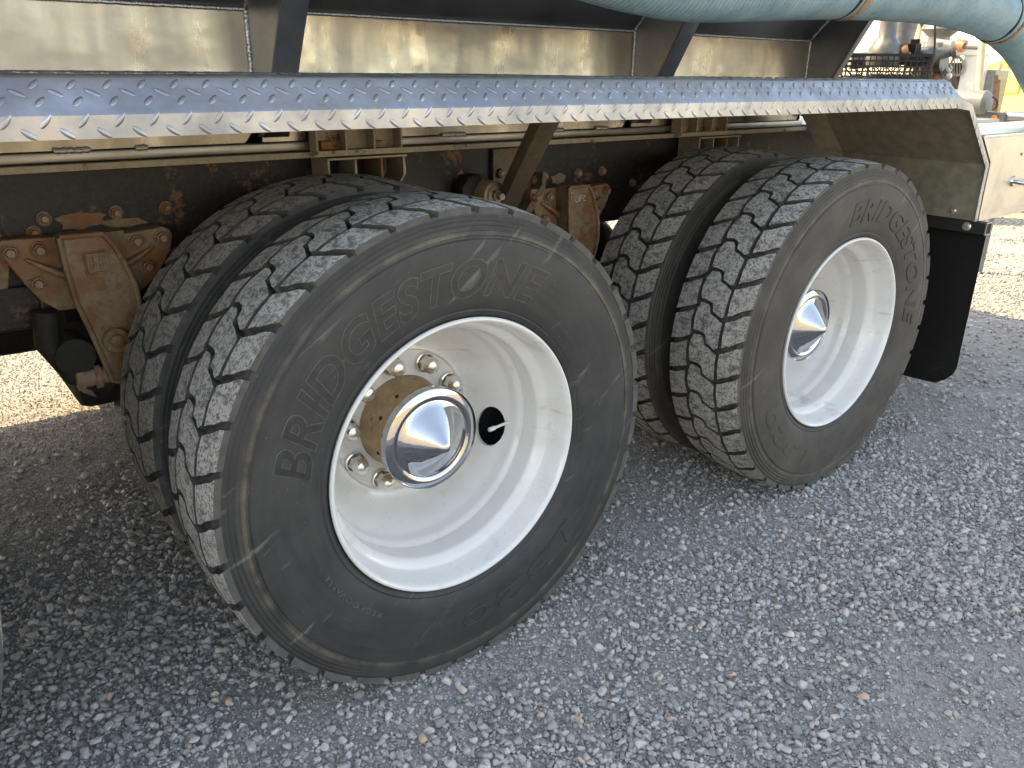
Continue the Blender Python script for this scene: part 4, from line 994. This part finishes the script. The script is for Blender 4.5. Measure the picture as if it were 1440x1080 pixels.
ev(6.6, [(1316, 60), (1345, 64)], .034, 'pipe', 'pale_steel', ln, seg=16); ev(6.6, [(1345, 63), (1357, 65)], .048, 'coupling', 'pale_copper', ln, seg=12); ev(6.6, [(1357, 65), (1384, 66)], .024, 'nozzle', 'grey_paint', ln, seg=14); ev(6.6, [(1320, 68), (1348, 70)], .028, 'under_pipe', 'tan_paint', ln, seg=14)
po = thing('steel_post', 'slanting tan steel post standing right of the cream cabinet', 'post', (6.3, at_x(1380, 120, 6.3).y, G))
ev(6.3, [(1384, 50), (1381, 62), (1379, 90), (1374, 160), (1366, 280)], .026, 'shaft', 'tan_paint', po, seg=12)
# timber window frame structure further back
wf = thing('mast_frame', 'tan framed drilling mast with upright slats far behind the hose', 'frame', (9, at_x(1297, 60, 9).y, G))
for a, b, wpx, mt in ((1287, 1287, 2, 'pale_paint'), (1291, 1291, 1.2, 'tan_paint'), (1296, 1296, 3, 'tan_paint'), (1302, 1302, 1, 'pale_paint'), (1307, 1307, 1, 'tan_paint'), (1312, 1312, 1, 'pale_paint')):
    p0_, p1_ = at_x(a, 22, 9), at_x(b, 128, 9); p1_.z = G; p1_.y = p0_.y; bm = nb(); tube(bm, [p0_, p1_], wpx*.011, 8); put('slat', bm, mt, wf, (0, 0, 0))
for b in (24, 30, 58):
    bm = nb(); tube(bm, [at_x(1285, b, 8.98), at_x(1313, b+1, 8.98)], .022, 8); put('cross_bar', bm, 'tan_paint', wf, (0, 0, 0))
bm = nb(); bmesh.ops.create_uvsphere(bm, u_segments=14, v_segments=10, radius=.06, matrix=Matrix.Translation(at_x(1302, 32, 8.9))); put('lamp', bm, 'cast_black', wf, (0, 0, 0), smooth=180)
gt = thing('grey_funnel', 'dark grey funnel head on a stalk seen under the hose bend', 'funnel', (6.8, at_x(1322, 60, 6.8).y, G))
p_ = at_x(1321, 52, 6.8); bm = nb(); lathe([(-1.3, 0), (-1.3, .09), (.0, .09), (.06, .16), (.20, .10), (.26, .09), (.26, 0)], 20, axis='Z', bm=bm, c=(p_.x, p_.y, p_.z)); put('body', bm, 'cast_steel', gt, (0, 0, 0), smooth=40)
ev(6.75, [(1320, 32), (1332, 30), (1336, 27)], .05, 'spout', 'cast_steel', gt, seg=12)
# yellow machine, boom, rail, tank cylinder
X = 8.0; q0, q1 = at_x(1403, 100, X), at_x(1452, 100, X)
ym_ = thing('yellow_compressor', 'yellow compressor housing with dark grille beyond the right of the deck', 'compressor', (X, (q0.y+q1.y)/2, G))
bm = nb(); box(bm, (X, q1.y-.9, G+.30), (X+1.6, q0.y, at_x(1403, 97, X).z), bevel=.03); put('housing', bm, 'yellow_paint', ym_, (0, 0, 0), smooth=30)
bm = nb(); a_, b_ = at_x(1407, 106, X), at_x(1431, 129, X); box(bm, (X-.004, b_.y, b_.z), (X-.001, a_.y, a_.z)); put('grille_back', bm, 'cast_black', ym_, (0, 0, 0))
bm = nb()
for k in range(11): yy = a_.y+(b_.y-a_.y)*k/10; box(bm, (X-.012, yy-.009, b_.z), (X-.0045, yy+.009, a_.z))
for k in range(9): zz = a_.z+(b_.z-a_.z)*k/8; box(bm, (X-.020, b_.y, zz-.010), (X-.0125, a_.y, zz+.010))
put('grille', bm, 'yellow_paint', ym_, (0, 0, 0))
bm = nb(); tube(bm, [(X+.4, q0.y-.2, G), (X+.4, q0.y-.2, G+.35)], .28, 16); put('wheel', bm, 'rubber_black', ym_, (0, 0, 0), smooth=30)
cr = thing('crane_boom', 'ochre yellow loader boom rising behind the yellow compressor', 'loader', (10.5, at_x(1395, 100, 10.5).y, G))
p0_, p1_ = at_x(1378, 97, 10.5), at_x(1420, 80, 10.5); bm = nb(); prism(bm, [p0_, p1_, p1_-Vector((0, 0, .22)), p0_-Vector((0, 0, .07))], (.3, 0, 0)); put('boom', bm, 'boom_yellow', cr, (0, 0, 0))
bm = nb(); tube(bm, [at_x(1406, 88, 10.5), Vector((10.5, at_x(1406, 88, 10.5).y, G))], .028, 10); put('mast', bm, 'tan_paint', cr, (0, 0, 0))
cn = thing('control_console', 'grey control console with leaning rods left of the yellow compressor', 'console', (7.2, at_x(1387, 120, 7.2).y, G))
a_, b_ = at_x(1382, 98, 7.2), at_x(1392, 135, 7.2); bm = nb(); box(bm, (7.2, b_.y, G), (7.5, a_.y, a_.z), bevel=.01); put('cabinet', bm, 'pale_steel', cn, (0, 0, 0))
for k, (a0_, a1_) in enumerate(((1398, 1393), (1401, 1396), (1404, 1398))): ev(7.1, [(a0_, 100+k*6), (a1_, 175)], .018, 'rod', 'cast_brown' if k else 'grey_paint', cn)
tk = thing('air_cylinder', 'dark grey horizontal air cylinder on the trailer behind the deck', 'cylinder', (4.9, .8, .6))
q = at_x(1386, 144, 4.9); bm = lathe([(-.06, 0), (-.055, .05), (-.03, .072), (.30, .075), (.33, .06), (.335, 0)], 28, axis='Y', c=(q.x, q.y+.03, q.z)); put('body', bm, 'grey_paint', tk, (0, 0, 0), smooth=40)
bm = nb(); tube(bm, smooth_path([at_x(1396, 136, 4.85), at_x(1402, 142, 4.85), at_x(1401, 150, 4.85), at_x(1396, 154, 4.85)], 6), .007, 6); put('hose_loop', bm, 'cast_black', tk, (0, 0, 0), smooth=60)
rl = thing('trailer_rail', 'silver trailer side rail with a black end block and amber marker', 'trailer', (5.0, .6, .45))
a_, b_ = at_x(1378, 157, 4.95), at_x(1411, 172, 4.95); bm = nb(); box(bm, (4.95, b_.y, b_.z), (5.05, a_.y+.3, a_.z), bevel=.006); put('end_block', bm, 'grey_paint', rl, (0, 0, 0))
q = at_x(1398, 166, 4.94); bm = lathe([(0, 0), (-.008, .014), (-.002, .019), (.006, .019), (.006, 0)], 18, axis='X', c=(q.x, q.y, q.z)); put('marker_lamp', bm, 'amber_lens', rl, (0, 0, 0), smooth=40)
bm = nb(); a_, b_ = at_x(1411, 163, 5.0), at_x(1475, 163, 5.0); tube(bm, [a_, Vector((5.0, b_.y-1.2, a_.z))], .030, 16); put('rail_tube', bm, 'aluminium_plate', rl, (0, 0, 0), smooth=40)
bm = nb(); box(bm, (5.0, b_.y-1.2, a_.z-.08), (5.06, a_.y, a_.z-.032)); put('lower_rail', bm, 'grey_paint', rl, (0, 0, 0))
for yy in (a_.y-.05, b_.y-1.0):
    bm = nb(); tube(bm, [(5.03, yy, G), (5.03, yy, a_.z-.08)], .025, 10); put('leg', bm, 'grey_paint', rl, (0, 0, 0), smooth=40)
print('stones', NSTONE)
